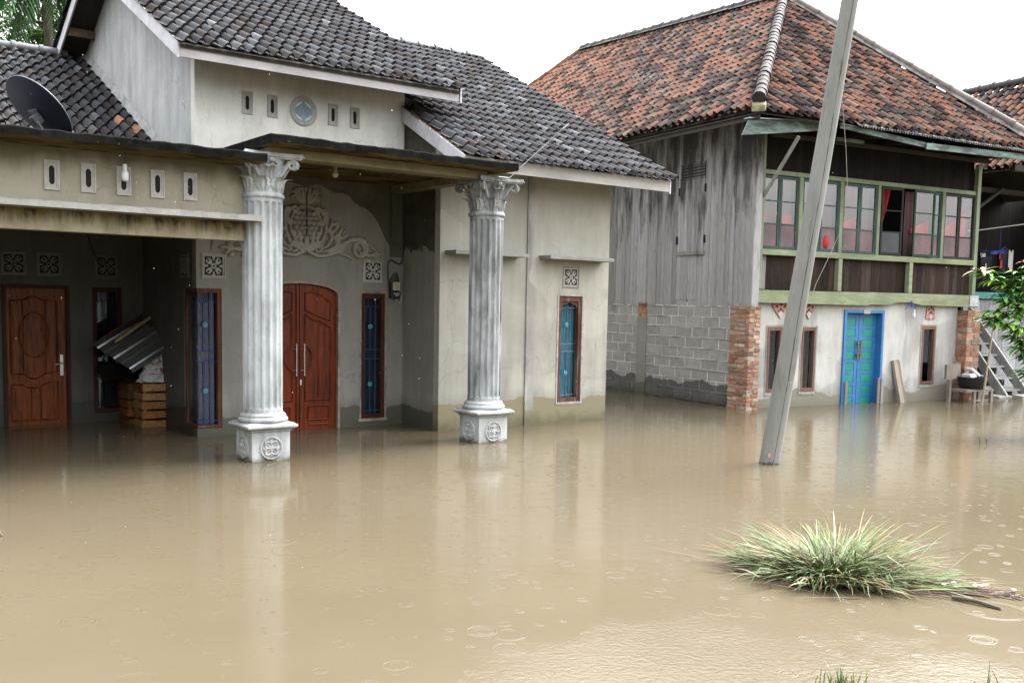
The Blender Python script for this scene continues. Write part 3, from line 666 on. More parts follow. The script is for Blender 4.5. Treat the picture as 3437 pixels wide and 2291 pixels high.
def make_column(u, v, mats):
    ms, mc, mbs = mats
    root = H1; c = (u, v, 0)
    base = MB(); base.sq(c, [(.2, Z0), (.2, .285)]); o = base.build('plinth', mbs, root, bevel=.006)
    # rosettes on the four faces, rope edges
    for k in range(4):
        t = k*math.pi/2; d = Vector((math.cos(t), math.sin(t), 0)); s = Vector((-math.sin(t), math.cos(t), 0)); o0 = Vector(c)+d*.2+Vector((0, 0, .128))
        P = lambda a, b, h: tuple(o0+s*a+Vector((0, 0, b))+d*h)
        st = [(arc(0, 0, .108, .108, 0, 360, 40), .011, .011, .010), (arc(0, 0, .022, .022, 0, 360, 10), .010, .010, .008)]; lm = []
        for q in range(4):
            a = R(45+90*q); px, py = math.cos(a), math.sin(a); e = R(90*q)
            leaf = [(.012*px, .012*py)]+[(.088*(k2/8)*px-.034*math.sin(math.pi*k2/8)*py, .088*(k2/8)*py+.034*math.sin(math.pi*k2/8)*px) for k2 in range(1, 9)]
            leaf2 = [(.088*(k2/8)*px+.034*math.sin(math.pi*k2/8)*py, .088*(k2/8)*py-.034*math.sin(math.pi*k2/8)*px) for k2 in range(9)]
            st += [(leaf, .008, .006, .012), (leaf2, .008, .006, .012), ([(.03*px, .03*py), (.08*px, .08*py)], .010, .004, .006)]
            for w in (-.014, 0, .014): st.append(([(.045*math.cos(e)-w*math.sin(e), .045*math.sin(e)+w*math.cos(e)), (.086*math.cos(e)-w*.6*math.sin(e), .086*math.sin(e)+w*.6*math.cos(e))], .008, .006, .006))
        r = relief(P, -.125, .125, -.125, .125, .0055, st); r.build('rosette', mbs, o, smooth=2)
    cap = MB(); cap.sq(c, [(.197, .28), (.203, .292), (.214, .300), (.214, .308), (.226, .316), (.240, .322), (.250, .326), (.258, .334), (.262, .345), (.260, .356), (.250, .364), (.236, .368), (.230, .376), (.2, .380)]); cap.build('plinth_cap', mbs, root, smooth=1)
    t = MB(); t.lathe(c, [(.2, .374), (.232, .380), (.243, .392), (.246, .406), (.240, .420), (.228, .428), (.228, .434), (.222, .438), (.226, .446), (.220, .456), (.206, .466), (.2, .474)], 40); t.build('column_base', mbs, root, smooth=1)
    # fluted shaft
    nf, per = 16, 8; z0, z1 = .47, 2.575; zs = [z0, .512, .52, .528, .54, .56, 1.0, 1.5, 2.0, 2.48, 2.508, 2.522, 2.532, 2.54, z1]
    sh = MB(); bs = 0
    for z in zs:
        for k in range(nf*per):
            th = 2*math.pi*k/(nf*per); x = (k % per)/per
            e = max(0, min(1, (z-.512)/.048)); e2 = max(0, min(1, (2.54-z)/.05)); g = math.sqrt(max(0, 1-(1-min(e, e2))**2)) if min(e, e2) > 0 else 0
            f = 0 if x < .16 or x > .84 else math.sin(math.pi*(x-.16)/.68)**.7
            f *= 1 if g > (abs(x-.5)*2.6-.1) else g
            r = .193-.024*f*g-.002*math.sin(3*th+z*2); sh.v.append((u+r*math.cos(th), v+r*math.sin(th), z))
    N = nf*per
    for i in range(len(zs)-1):
        for k in range(N):
            a = i*N+k; b = i*N+(k+1) % N; sh.f.append([a, b, b+N, a+N]); sh.c.append(None)
    sh.build('shaft', ms, root, smooth=1)
    ca = MB(); ca.lathe(c, [(.19, 2.572), (.204, 2.58), (.212, 2.592), (.212, 2.606), (.203, 2.62), (.192, 2.63), (.188, 2.66), (.19, 2.74), (.202, 2.84), (.225, 2.92), (.24, 2.95)], 32)
    for k in range(8): acanthus(ca, c, R(22.5+45*k), .190, 2.635, .165, .070, .075)
    for k in range(8): acanthus(ca, c, R(45*k), .186, 2.70, .20, .062, .075)
    for k in range(4):
        a = R(45+90*k); d = Vector((math.cos(a), math.sin(a), 0)); s = Vector((-math.sin(a), math.cos(a), 0)); o0 = Vector(c)
        for off in (-.022, .022):
            pts = [o0+d*(.17+.12*t)+s*off*2.2*(1-t*.6)+Vector((0, 0, 2.76+.17*t**1.2)) for t in (0, .25, .5, .75, 1)]
            pts += [o0+d*(.315+.052*(1-.75*q/12)*math.cos(R(100-q*45)))+s*off*.8+Vector((0, 0, 2.895+.045*(1-.75*q/12)*math.sin(R(100-q*45)))) for q in range(13)]
            ca.tube(pts, [.018]*5+[.019-.0008*q for q in range(13)], 6)
        acanthus(ca, c, a, .215, 2.80, .12, .04, .06)
        e = R(90*k); f = Vector((math.cos(e), math.sin(e), 0)); ca.lathe(tuple(o0+f*.235+Vector((0, 0, 2.935))), [(.0, -.03), (.026, -.018), (.034, 0), (.026, .02), (.0, .03)], 8)
        for sg in (-1, 1):
            g2 = Vector((-f.y, f.x, 0)); q0 = [o0+f*.225+g2*sg*(.04+.05*(1-.7*q/9)*math.cos(R(90+q*42)))+Vector((0, 0, 2.90+.04*(1-.7*q/9)*math.sin(R(90+q*42)))) for q in range(10)]
            ca.tube(q0, .012, 5)
    # abacus with hollow sides
    for (z, h, grow) in ((2.948, .016, .0), (2.964, .014, .018), (2.978, .022, .008)):
        poly = []
        for k in range(4):
            for t in range(9):
                x = -1+2*t/8; hw = .285+grow; dpt = .235+grow+.055*x*x; a = R(90*k)
                px, py = dpt, x*hw; poly.append((u+px*math.cos(a)-py*math.sin(a), v+px*math.sin(a)+py*math.cos(a)))
        ca.prism(poly, lambda a, b: (a, b, z), (0, 0, h))
    ca.build('capital', mc, root, smooth=1)
make_column(-2.68, -.94, (M['col_white'], M['col_white'], M['col_base']))
make_column(.025, -.94, (M['col_grey'], M['col_grey'], M['col_base']))

# ------------------------------------------------------------------ vents, medallion, ornament
def flower_vent(P, mat, s=.142):
    """cement air brick with a pierced four-leaf flower; P(a, b, h)"""
    m = MB()
    for (r0, r1, h0, h1) in ((s, s*.90, .012, .020), (s*.90, s*.82, .008, .012), (s*.82, s*.74, .012, .004)):
        for k in range(4):
            rot = [(1, 0), (0, 1), (-1, 0), (0, -1)][k]; Q = lambda a, b, h: P(a*rot[0]-b*rot[1], a*rot[1]+b*rot[0], h)
            m.quad(Q(r0, -r0, h0), Q(r0, r0, h0), Q(r1, r1, h1), Q(r1, -r1, h1)); 
            if r0 == s: m.quad(Q(s, -s, -.01), Q(s, s, -.01), Q(s, s, h0), Q(s, -s, h0))
    o = m.build('vent_block', mat, H1)
    b = MB(); r = s*.76; b.quad(P(-r, -r, .001), P(r, -r, .001), P(r, r, .001), P(-r, r, .001)); b.build('opening', M['dark'], o)
    polys = []
    for k in range(4):
        a = R(45+90*k); c, sn = math.cos(a), math.sin(a)
        for sg in (1, -1):
            pl = [(.10, .03), (.34, .06), (.44, .26), (.62, .30), (.70, .20), (.74, .34), (.92, .26), (1.02, .04), (.86, .03), (.78, .10), (.70, .07), (.64, .0), (.1, .0)]
            polys.append(([(s*.78*(x*c-sg*y*sn), s*.78*(x*sn+sg*y*c)) for x, y in pl], .010))
        e = R(90*k); pl = [(.62, -.10), (.80, -.12), (.97, -.2), (.97, .2), (.80, .12), (.62, .10), (.55, 0)]
        polys.append(([(s*.78*(x*math.cos(e)-y*math.sin(e)), s*.78*(x*math.sin(e)+y*math.cos(e))) for x, y in pl], .009))
    st = [(arc(0, 0, s*.17, s*.17, 0, 360, 16), s*.07, s*.07, .010)]
    relief(P, -s*.76, s*.76, -s*.76, s*.76, s/26, st, polys=polys).build('flower', mat, o)

def slot_vent(P, mat, hw=.064, hh=.129):
    m = MB(); ring = lambda x, y: [(-x, -y+.0), (x, -y), (x, y), (-x, y)]
    def oct8(x, y, k): return [(-x, -y+k), (-x*.45, -y), (x*.45, -y), (x, -y+k), (x, y-k), (x*.45, y), (-x*.45, y), (-x, y-k)]
    L = [(ring(hw, hh), -.005), (ring(hw*.985, hh*.99), .014), (ring(hw*.80, hh*.90), .016), (ring(hw*.76, hh*.88), .010), (ring(hw*.60, hh*.80), .011), (ring(hw*.56, hh*.78), .005)]
    for (r0, h0), (r1, h1) in zip(L, L[1:]):
        for k in range(4): m.quad(*[P(*r0[k], h0), P(*r0[(k+1) % 4], h0), P(*r1[(k+1) % 4], h1), P(*r1[k], h1)])
    sq8 = [(-1, -.8), (-.45, -1), (.45, -1), (1, -.8), (1, .8), (.45, 1), (-.45, 1), (-1, .8)]
    o8 = oct8(hw*.36, hh*.62, .022); s8 = [(x*hw*.56, y*hh*.78) for x, y in ((-1, -1), (-.45, -1), (.45, -1), (1, -1), (1, 1), (.45, 1), (-.45, 1), (-1, 1))]
    for k in range(8): m.quad(P(*s8[k], .005), P(*s8[(k+1) % 8], .005), P(*o8[(k+1) % 8], .007), P(*o8[k], .007))
    o = m.build('slot_vent', mat, H1)
    b = MB(); b.add([P(x, y, .0015) for x, y in o8], [tuple(range(8))]); b.build('opening', M['dark'], o)
on_v = lambda u, z, v: (lambda a, b, h: (u+a, v-h, z+b))
on_u = lambda v, z, u: (lambda a, b, h: (u-h, v-a, z+b))
for u in (-4.228, -3.831, -3.156): flower_vent(on_v(u, 1.968, 2.88), M['vent_dim'])
flower_vent(on_v(-2.508, 1.961, .88), M['vent']); flower_vent(on_v(-.442, 1.970, .88), M['vent'])
flower_vent(on_u(1.250, 1.968, -2.71), M['vent_dim']); flower_vent(on_v(2.096, 1.963, 0), M['vent'], .14)
for k in range(5): slot_vent(on_v(-4.607+.3025*k, 2.634, -.94), M['vent'])
for u in (-2.097, -1.791, -1.008, -.711): slot_vent(on_v(u, 3.844, .88), M['vent'])

def medallion():
    P = on_v(-1.395, 3.838, .88)
    st = [(arc(0, 0, .155, .155, 0, 360, 40), .022, .022, .014), (arc(0, 0, .122, .122, 0, 360, 40), .010, .010, .010)]
    for k in range(16): a = R(22.5*k); st.append(([(.145*math.cos(a), .145*math.sin(a)), (.168*math.cos(a+.12), .168*math.sin(a+.12))], .010, .006, .02))
    o = relief(P, -.18, .18, -.18, .18, .006, st).build('medallion', M['vent'], H1, smooth=2)
    m = MB(); m.add([P(.122*math.cos(R(t)), .122*math.sin(R(t)), .003) for t in range(0, 360, 10)], [tuple(range(36))]); m.build('disc', M['med_bright'], o)
    pl = []
    for k in range(48):
        a = R(k*7.5); s, c = math.sin(a), math.cos(a)
        h = math.degrees(math.asin(abs(s))); r = .124 if h < 12 else .124-.034*min(1, (h-12)/22) if h < 72 else .090+.034*(h-72)/18; pl.append((r*c, r*s))
    st = [(spiral(x, y, .035, 1.2, a0, d=dd), .008, .005, .004) for x, y, a0, dd in ((.05, .02, 0, 1), (-.05, .02, math.pi, -1), (.05, -.03, 2, 1), (-.05, -.03, 1, -1), (0, .05, 1, 1), (.08, -.005, 3, -1), (-.08, -.005, 0, 1))]
    st = [(p, a, b, .009) for p, a, b, h in st]
    relief(P, -.126, .126, -.126, .126, .006, st, polys=[(pl, .006)]).build('carving', M['med_blue'], o)
M['med_bright'] = plain('medallion_pale_blue', (.50, .85, .90), .7, .08)
M['med_blue'] = plain('medallion_blue_grey', (.30, .37, .42), .8, .15, 12)
medallion()

def ornament():
    C = -1.372; st, lm, pl = [], [], []
    A = lambda pts: [(C+x, 2.148+y) for x, y in pts]
    S = lambda pts, r0, r1, h: st.append((A(pts), r0, r1, h))
    B = lambda x, y, rx, ry, h: lm.append((C+x, 2.148+y, rx, ry, h))
    # shell fan and its little scrolls
    for k in range(4): a = R(90-14*k); S([(.012*k, .60), (.03*k+.16*math.cos(a)*.6, .60+.185*math.sin(a))], .012, .022, .018)
    S(spiral(.125, .745, .034, 1.1, R(200), d=-1), .015, .010, .022); S(spiral(.165, .66, .036, 1.1, R(230), d=-1), .016, .010, .022)
    S([(0, .575), (.10, .565)], .014, .012, .022); S([(.03, .60), (.10, .64), (.15, .70)], .016, .012, .018)
    # pineapple body with lattice scales
    for j in range(6):
        y = .20+.058*j; w = .175*math.sqrt(max(0, 1-((y-.34)/.23)**2))
        for i in range(5):
            x = (i+(j % 2)*.5)*.064
            if x < w: B(x, y, .034, .032, .030)
    S(arc(0, .34, .20, .24, -80, 75), .018, .016, .026); S(arc(.02, .34, .245, .27, -55, 60), .020, .014, .022)
    S(spiral(.150, .515, .050, 1.25, R(20), d=1), .020, .012, .028)
    # acanthus sepals at the foot of the pineapple
    S([(.0, .05), (.015, .12), (.0, .20)], .020, .030, .034); S([(.02, .06), (.075, .14), (.085, .235)], .018, .030, .032); S([(.03, .05), (.14, .13), (.155, .23)], .016, .028, .030)
    S([(.05, .04), (.18, .10), (.235, .17), (.225, .215)], .02, .016, .026); S(spiral(.24, .195, .035, 1.0, R(0), d=1), .016, .010, .024)
    # base volute pair and garland
    S([(0, .02), (.02, .05), (.06, .06)], .028, .022, .028); S(spiral(.150, .075, .078, 1.4, R(170), d=-1), .024, .013, .032)
    S([(.05, .02), (.14, -.018), (.26, -.012), (.38, .03), (.47, .06)], .022, .030, .030)
    S([(.20, .06), (.28, .11), (.34, .20), (.33, .29)], .016, .028, .028); S([(.22, .03), (.36, .09), (.43, .17), (.44, .25)], .018, .026, .028)
    S([(.30, .04), (.44, .10), (.52, .16)], .02, .028, .026)
    for (x, y, x2, y2) in ((.26, .30, .27, .50), (.29, .28, .345, .43), (.33, .26, .42, .36), (.38, .22, .48, .33), (.42, .19, .56, .27), (.22, .36, .235, .545)): S([(x, y), ((x+x2)/2+.015, (y+y2)/2), (x2, y2)], .024, .017, .024)
    S(spiral(.245, .515, .04, .8, R(160), d=-1), .018, .012, .022); S(spiral(.40, .375, .032, .9, R(180), d=-1), .018, .010, .022); S(spiral(.53, .28, .036, .8, R(200), d=-1), .018, .010, .022)
    for k in range(9):
        a = R(100-k*22); S([(.40+.06*math.cos(a)*.4, .12+.05*math.sin(a)*.4), (.40+.085*math.cos(a), .13+.085*math.sin(a))], .012, .010, .022)
    # large outer scroll with leaf inside and the trailing tip
    S(spiral(.715, .085, .135, 1.0, R(125), n=30, shrink=.42, d=-1), .032, .020, .034); S([(.46, .06), (.53, .15), (.60, .20), (.66, .215)], .026, .030, .030)
    S(arc(.715, .08, .075, .085, -100, 160), .016, .020, .024); B(.70, .10, .03, .04, .028); B(.74, .03, .028, .035, .026); S([(.46, .03), (.55, .0), (.62, -.035)], .02, .014, .022)
    S([(.83, .02), (.90, .02), (.96, .06)], .03, .02, .028); S([(.90, .02), (.965, .005), (1.0, -.035)], .024, .016, .026); S([(.94, .02), (1.01, .035), (1.06, .03)], .022, .014, .024); S([(.95, .05), (.985, .085)], .018, .012, .024); B(.93, -.05, .035, .03, .022)
    S([(.85, .16), (.93, .10), (.97, .06)], .014, .012, .02)
    for k in range(5): a = R(60-28*k); S([(.715+.10*math.cos(a), .08+.10*math.sin(a)), (.715+.165*math.cos(a-.15), .08+.165*math.sin(a-.15))], .012, .010, .018)
    o = relief(lambda a, b, h: (a, .88-h, b), C-1.08, C+1.08, 2.08, 2.97, .0075, st, lm, 1.5, C).build('door_ornament', M['orn'], H1, smooth=2)
    m = MB(); m.tube([(C+.002*math.sin(k*2.3), .88-.048, 2.13+.055*k) for k in range(15)], .006, 4); m.build('joint', M['dark'], o)
    # raw coat above the ornament, ragged arc below; painted porch shade deepens its colour
    arcp = [(C+1.17*math.cos(R(t))*(1+.02*math.sin(t*.21)+rnd.uniform(-.006, .006)), 2.14+.84*math.sin(R(t))*(1+.03*math.sin(t*.33)+rnd.uniform(-.006, .006))) for t in range(0, 181, 5)]
    m = MB()
    for (x0, y0), (x1, y1) in zip(arcp, arcp[1:]): m.prism([(x0, y0), (x0, 3.055), (x1, 3.055), (x1, y1)], lambda a, b: (a, .874, b), (0, .005, 0))
    m.box(C+1.171, -.001, .8745, .8795, 2.16, 3.055)
    m.build('plaster_coat', M['plaster_halo'], H1)
M['orn'] = plain('ornament_cement', (.36, .345, .29), .85, .2, 7, fine=.12, bump=.2)
M['plaster_halo'] = plain('plaster_coat_dark', (.10, .097, .07), .9, .25, 4, fine=.1, bump=.2)
ornament()
# ------------------------------------------------------------------ doors and windows of the plastered house
def curve_tube(m, pts, r, v): m.tube([(a, v, b) for a, b in pts], r*1.5, 6)
def left_doors():
    # carport door: carved single leaf
    f = MB()
    for a, b in ((-4.37, -4.325), (-3.65, -3.605)): f.box(a, b, 2.862, 2.96, Z0, 1.715)
    f.box(-4.325, -3.65, 2.862, 2.96, 1.672, 1.715); d0 = f.build('door_frame', M['frame'], H1, bevel=.004)
    m = MB(); m.box(-4.324, -3.651, 2.90, 2.94, Z0, 1.671); v = 2.898
    u0, u1 = -4.295, -3.735
    top = [(u0+.02, 1.52)]+[(-4.015+.265*(k/6-1), 1.52+.0*k) for k in range(3)]+[(-4.11+.03*k, 1.535+.04*math.sin(math.pi*k/6)) for k in range(7)]+[(u1-.02, 1.52)]
    bot = [(u0+.02, .63), (-4.14, .63), (-4.10, .60), (-4.06, .575), (-4.0, .57), (-3.94, .60), (-3.89, .635), (u1-.02, .645)]
    curve_tube(m, top+bot[::-1]+[top[0]], .009, v)
    curve_tube(m, [(-4.015+.165*math.cos(R(t)), 1.105+.275*math.sin(R(t))) for t in range(0, 361, 12)], .008, v)
    for x in (-4.14, -3.885): curve_tube(m, [(x, .62), (x, 1.53)], .007, v)
    curve_tube(m, [(u0+.02, .06), (u0+.02, .50), (-4.16, .50), (-4.10, .47), (-4.0, .455), (-3.92, .49), (-3.87, .52), (u1-.02, .525), (u1-.02, .06), (u0+.02, .06)], .009, v)
    for x in (-4.06, -3.95): curve_tube(m, [(x, .06), (x, .455)], .006, v)
    m.grid(lambda a, b: (-4.015+.10*(2*a-1), 2.899-.010*math.sin(math.pi*a), .64+.89*b), 8, 1)
    o = m.build('door_leaf', M['door'], H1)
    h = MB(); h.box(-3.727, -3.688, 2.885, 2.90, .60, .86); h.tube([(-3.707, 2.89, .755), (-3.707, 2.855, .755), (-3.72, 2.85, .755), (-3.80, 2.85, .735)], [.009, .009, .010, .007], 8); h.build('handle', M['steel'], o, bevel=.002)
    # main door: two leaves under an arch
    cx, hw = -1.4375, .505
    archz = lambda u: 1.655+.135*math.sqrt(max(0, 1-((u-cx)/hw)**2))
    f = MB(); n = 16; arcp = [(cx+hw*math.cos(R(t)), 1.655+.138*math.sin(R(t))) for t in range(180, -1, -9)]; arco = [(cx+(hw+.028)*math.cos(R(t)), 1.655+.168*math.sin(R(t))) for t in range(180, -1, -9)]
    inn = [(cx-hw, Z0)]+arcp+[(cx+hw, Z0)]; out = [(cx-hw-.028, Z0)]+arco+[(cx+hw+.028, Z0)]
    for k in range(len(inn)-1):
        a, b, c, d = inn[k], inn[k+1], out[k+1], out[k]
        f.add([(q[0], y, q[1]) for y in (.868, .99) for q in (a, b, c, d)], [(0, 1, 2, 3), (4, 7, 6, 5), (0, 4, 5, 1), (2, 6, 7, 3)])
    f.build('door_frame', M['render_edge'], H1)
    for sg in (-1, 1):
        a0, a1 = sorted((cx+sg*.004, cx+sg*(hw-.002))); xs = [a0+(a1-a0)*k/10 for k in range(11)]
        m = MB(); m.prism([(a0, Z0), (a1, Z0)]+[(x, archz(x)-.006) for x in xs[::-1]], lambda a, b: (a, .925, b), (0, .04, 0)); v = .923
        q = lambda x: cx+sg*x
        m.box(*sorted((q(.006), q(.034))), .905, .925, Z0, archz(cx+sg*.03)-.008)
        pan = lambda pts, r: curve_tube(m, [(q(a), b) for a, b in pts], r, v)
        pan([(.085, 1.62), (.085, 1.47), (.20, 1.42), (.42, 1.34), (.43, 1.56), (.30, 1.66), (.16, 1.69), (.085, 1.68), (.085, 1.62)], .008)
        pan([(.085, 1.42)]+[(.085+.10*math.sin(math.pi*k/8), 1.05-.35*k/8) for k in range(9)]+[(.085, .36), (.43, .36), (.43, 1.25), (.27, 1.34), (.17, 1.36), (.085, 1.42)], .009)
        pan([(.26, .40), (.26, 1.30)], .006); pan([(.12, .12), (.12, .29), (.40, .29), (.40, .12), (.12, .12)], .009); pan([(.14, .06), (.39, .06)], .008)
        m.box(*sorted((q(.135), q(.385))), .915, .925, .14, .27)
        o = m.build('door_leaf', M['door_main'], H1)
        h = MB(); x = q(.052); h.tube([(x, .865, .675), (x, .865, 1.055)], .009, 8)
        for z in (.735, .995): h.tube([(x, .925, z), (x, .865, z)], .007, 6); h.tube([(x, .865, z-.02), (x, .865, z+.02)], .012, 8); h.tube([(x-.04, .91, z), (x, .90, z)], .006, 6)
        for z in (.68, 1.05): h.tube([(x, .865, z-.012), (x, .865, z+.012)], .012, 8)
        h.build('pull_handle', M['steel'], o, smooth=1)
        if sg == 1: k = MB(); k.box(cx+.006, cx+.03, .898, .905, .555, .62); k.build('keyhole_plate', M['steel'], o, bevel=.002)

def grille(m, P, w, h, ro):
    """wrought bars with rosettes; P(a, b) -> point, a in 0..w, b in 0..h"""
    r = .006; T = lambda pts: m.tube([P(*q) for q in pts], r, 5)
    x0, x1 = w*.40, w*.72
    for b in (.03, .48, .56, .93): T([(0, h*b), (w, h*b)])
    T([(x1, 0), (x1, h)]); T([(x0, h*.56), (x0, h*.93)]); T([(x0, 0), (x0, h*.48)]); T([(w*.06, 0), (w*.06, h)])
    for b in (.76, .26): ro.append(P(x0, h*b))

def narrow_window(u0, u1, z0, z1, v, mats, arch=False, inset=.06, curtain='curtain_blue', jw=.035, sill=True):
    fm, gm = mats; f = MB()
    f.box(u0, u0+jw, v+.012, v+.10, z0, z1); f.box(u1-jw, u1, v+.012, v+.10, z0, z1); f.box(u0+jw, u1-jw, v+.012, v+.10, z0, z0+jw); f.box(u0+jw, u1-jw, v+.012, v+.10, z1-jw*1.3, z1)
    if arch:
        a, b = u0+jw, u1-jw; c = (a+b)/2; w = b-a
        f.prism([(a, z1-jw*1.29), (a, z1-jw*1.3-.085), (a+.02, z1-jw*1.3-.085), (a+.035, z1-jw*1.3-.05), (a+w*.3, z1-jw*1.3-.035), (c, z1-jw*1.3-.012), (b-w*.3, z1-jw*1.3-.035), (b-.035, z1-jw*1.3-.05), (b-.02, z1-jw*1.3-.085), (b, z1-jw*1.3-.085), (b, z1-jw*1.29)], lambda x, z: (x, v+.03, z), (0, .03, 0))
    w = f.build('window', fm, H1, bevel=.003)
    g = MB(); g.box(u0+jw, u1-jw, v+.075, v+.079, z0+jw, z1-jw*1.3); g.build('pane', M['glass_dark'], w)
    c = MB(); n = 40
    c.grid(lambda a, b: (u0+.01+(u1-u0-.02)*a, v+.13+.012*math.sin(a*26)+.005*math.sin(a*61), z0+.02+(z1-z0-.04)*b), n, 2); c.build('curtain', M[curtain], w, smooth=2)
    m = MB(); ro = []; uu = u0+jw; grille(m, lambda a, b: (uu+a, v+.045, z0+jw+b), u1-u0-2*jw, z1-z0-jw*2.3, ro); gr = m.build('grille', gm, w)
    if gm is not M['dark']:
        for p in ro: rosette(p, (0, -1, 0), w)
def rosette(p, n, parent):
    n = Vector(n); s = n.cross(Vector((0, 0, 1))).normalized(); u = Vector((0, 0, 1)); p = Vector(p)
    m = MB(); m.tube([p+(s*math.cos(R(t))+u*math.sin(R(t)))*.026+n*.006 for t in range(0, 361, 24)], .006, 5)
    m.tube([p+(s*math.cos(R(t))+u*math.sin(R(t)))*.010+n*.010 for t in range(0, 361, 45)], .006, 5)
    for k in range(8): a = R(45*k+11); m.tube([p+(s*math.cos(a)+u*math.sin(a))*.012+n*.006, p+(s*math.cos(a)+u*math.sin(a))*.030+n*.004], .005, 4)
    m.build('rosette', M['rosette'], parent)

def left_windows():
    narrow_window(-.60, -.262, .1, 1.69, .88, (M['frame'], M['grille']), curtain='curtain_blue', jw=.05)
    narrow_window(-3.335, -2.975, .11, 1.705, 2.88, (M['frame'], M['dark']), curtain='dark', jw=.05)  # its curtain is a black sheet in place of the unlit room
    narrow_window(1.90, 2.31, .275, 1.71, 0, (M['frame_worn'], M['grille_dark']), arch=True, curtain='curtain_teal', jw=.055)
    # rough surround of the wing window
    m = MB()
    for k, (a, b, c, d) in enumerate(((1.872, 1.899, .245, 1.735), (2.311, 2.338, .245, 1.735), (1.899, 2.311, .245, .274), (1.899, 2.311, 1.711, 1.735))): m.box(a, b, -.006, .03, c, d, j=.003)
    m.build('window_surround', M['surround'], H1)
    for a, b, v in ((-.625, -.601, .88), (-.261, -.237, .88)):
        m = MB(); n = 24; m.grid(lambda x, y: (a+(b-a)*x+rnd.uniform(-.003, .003), v-.004-.006*math.sin(math.pi*x), .07+1.65*y), 3, n); m.build('window_surround', M['render_edge'], H1)
    for q in ((-.64, -.225, .868, .879, .06, .098), (-.62, -.24, .868, .879, 1.692, 1.722)): m = MB(); m.box(*q, j=.003); m.build('window_surround', M['render_edge'], H1)
    # corner window: two panes meeting at the house corner
    f = MB(); a, b, z0, z1 = -2.71, 1.30, .1, 1.705
    f.box(-2.46, -2.416, .892, .98, z0, z1); f.box(-2.698, -2.46, .892, .98, z1-.05, z1); f.box(-2.698, -2.46, .892, .98, z0, z0+.03)
    f.box(-2.698, -2.67, 1.255, 1.299, z0, z1); f.box(-2.698, -2.61, .98, 1.255, z1-.05, z1); f.box(-2.698, -2.61, .98, 1.255, z0, z0+.03)
    w = f.build('corner_window', M['frame_worn2'], H1, bevel=.003)
    g = MB(); g.box(-2.66, -2.46, .955, .958, z0+.03, z1-.05); g.box(-2.64, -2.637, .98, 1.255, z0+.03, z1-.05); g.build('pane', M['glass_dark'], w)
    m = MB(); ro = []; grille(m, lambda x, y: (-2.695+x, .915, z0+.03+y), .235, z1-z0-.08, ro); m.build('grille', M['grille_mid'], w)
    for p in ro: rosette(p, (0, -1, 0), w)
    c = MB(); c.grid(lambda x, y: (-2.60+.14*x, 1.02+.010*math.sin(x*22), z0+.02+(z1-z0-.05)*y), 24, 2); c.build('curtain', M['curtain_bright'], w, smooth=2)
    c = MB(); c.grid(lambda x, y: (-2.56+.010*math.sin(x*30), 1.06+.22*x, z0+.02+(z1-z0-.05)*y), 24, 2); c.build('curtain', M['navy_cloth'], w, smooth=2)
M['grille_dark'] = plain('grille_dark_teal', (.008, .035, .05), .45, .2)
M['grille_mid'] = plain('grille_deep_blue', (.02, .06, .22), .4, .2)
M['curtain_bright'] = plain('curtain_royal_blue', (.004, .016, .085), .7, .5, 6, (9, 9, .4))
M['surround'] = plain('rough_surround', (.40, .36, .34), .9, .3, 9, fine=.2, bump=.4)
M['frame_worn2'] = wood('frame_worn_red', (.12, .045, .028), (8, 8, 1), .4, .7, (.52, (.30, .26, .22), .6))
left_doors(); left_windows()

# ------------------------------------------------------------------ small things on the plastered house
def bulb(fr, p, drop, label, mats, r=.032, kind='led'):
    t = thing('light_bulb', label, 'light bulb', fr, p); x, y, z = p; zb = z-drop
    if drop > .08: m = MB(); m.tube([(x, y, z), (x+.006, y, z-drop*.5), (x, y, zb)], .004, 5); m.build('cord', M['cable'], t)
    m = MB()
    if kind == 'led':
        m.lathe((x, y, zb), [(.010, .0), (.019, -.004), (.020, -.05), (.018, -.056)], 14); m.build('socket', mats[0], t, smooth=1)
        g = MB(); g.lathe((x, y, zb), [(.018, -.056), (.026, -.066), (r, -.085), (r, -.125), (r*.85, -.142), (r*.5, -.152), (.002, -.155)], 16); g.build('globe', mats[1], t, smooth=1)
    else:
        m.lathe((x, y, zb), [(.060, .0), (.058, -.012), (.035, -.035), (.024, -.055), (.022, -.08)], 14); m.build('socket', mats[0], t, smooth=1)
        g = MB(); g.lathe((x, y, zb), [(.016, -.08), (.020, -.095), (.034, -.115), (.035, -.135), (.024, -.155), (.002, -.165)], 16); g.build('globe', mats[1], t, smooth=1)
    return t
bulb(FL, (-4.02, -1.05, 2.879), .105, 'white bulb hanging on a short cord in front of the parapet vents', (M['white_plastic'], M['white_plastic']))
bulb(FL, (-1.73, -.62, 3.057), .0, 'old yellowish bulb in a ceiling socket under the porch canopy', (M['vent_dim'], M['yellow_bulb']), kind='old')

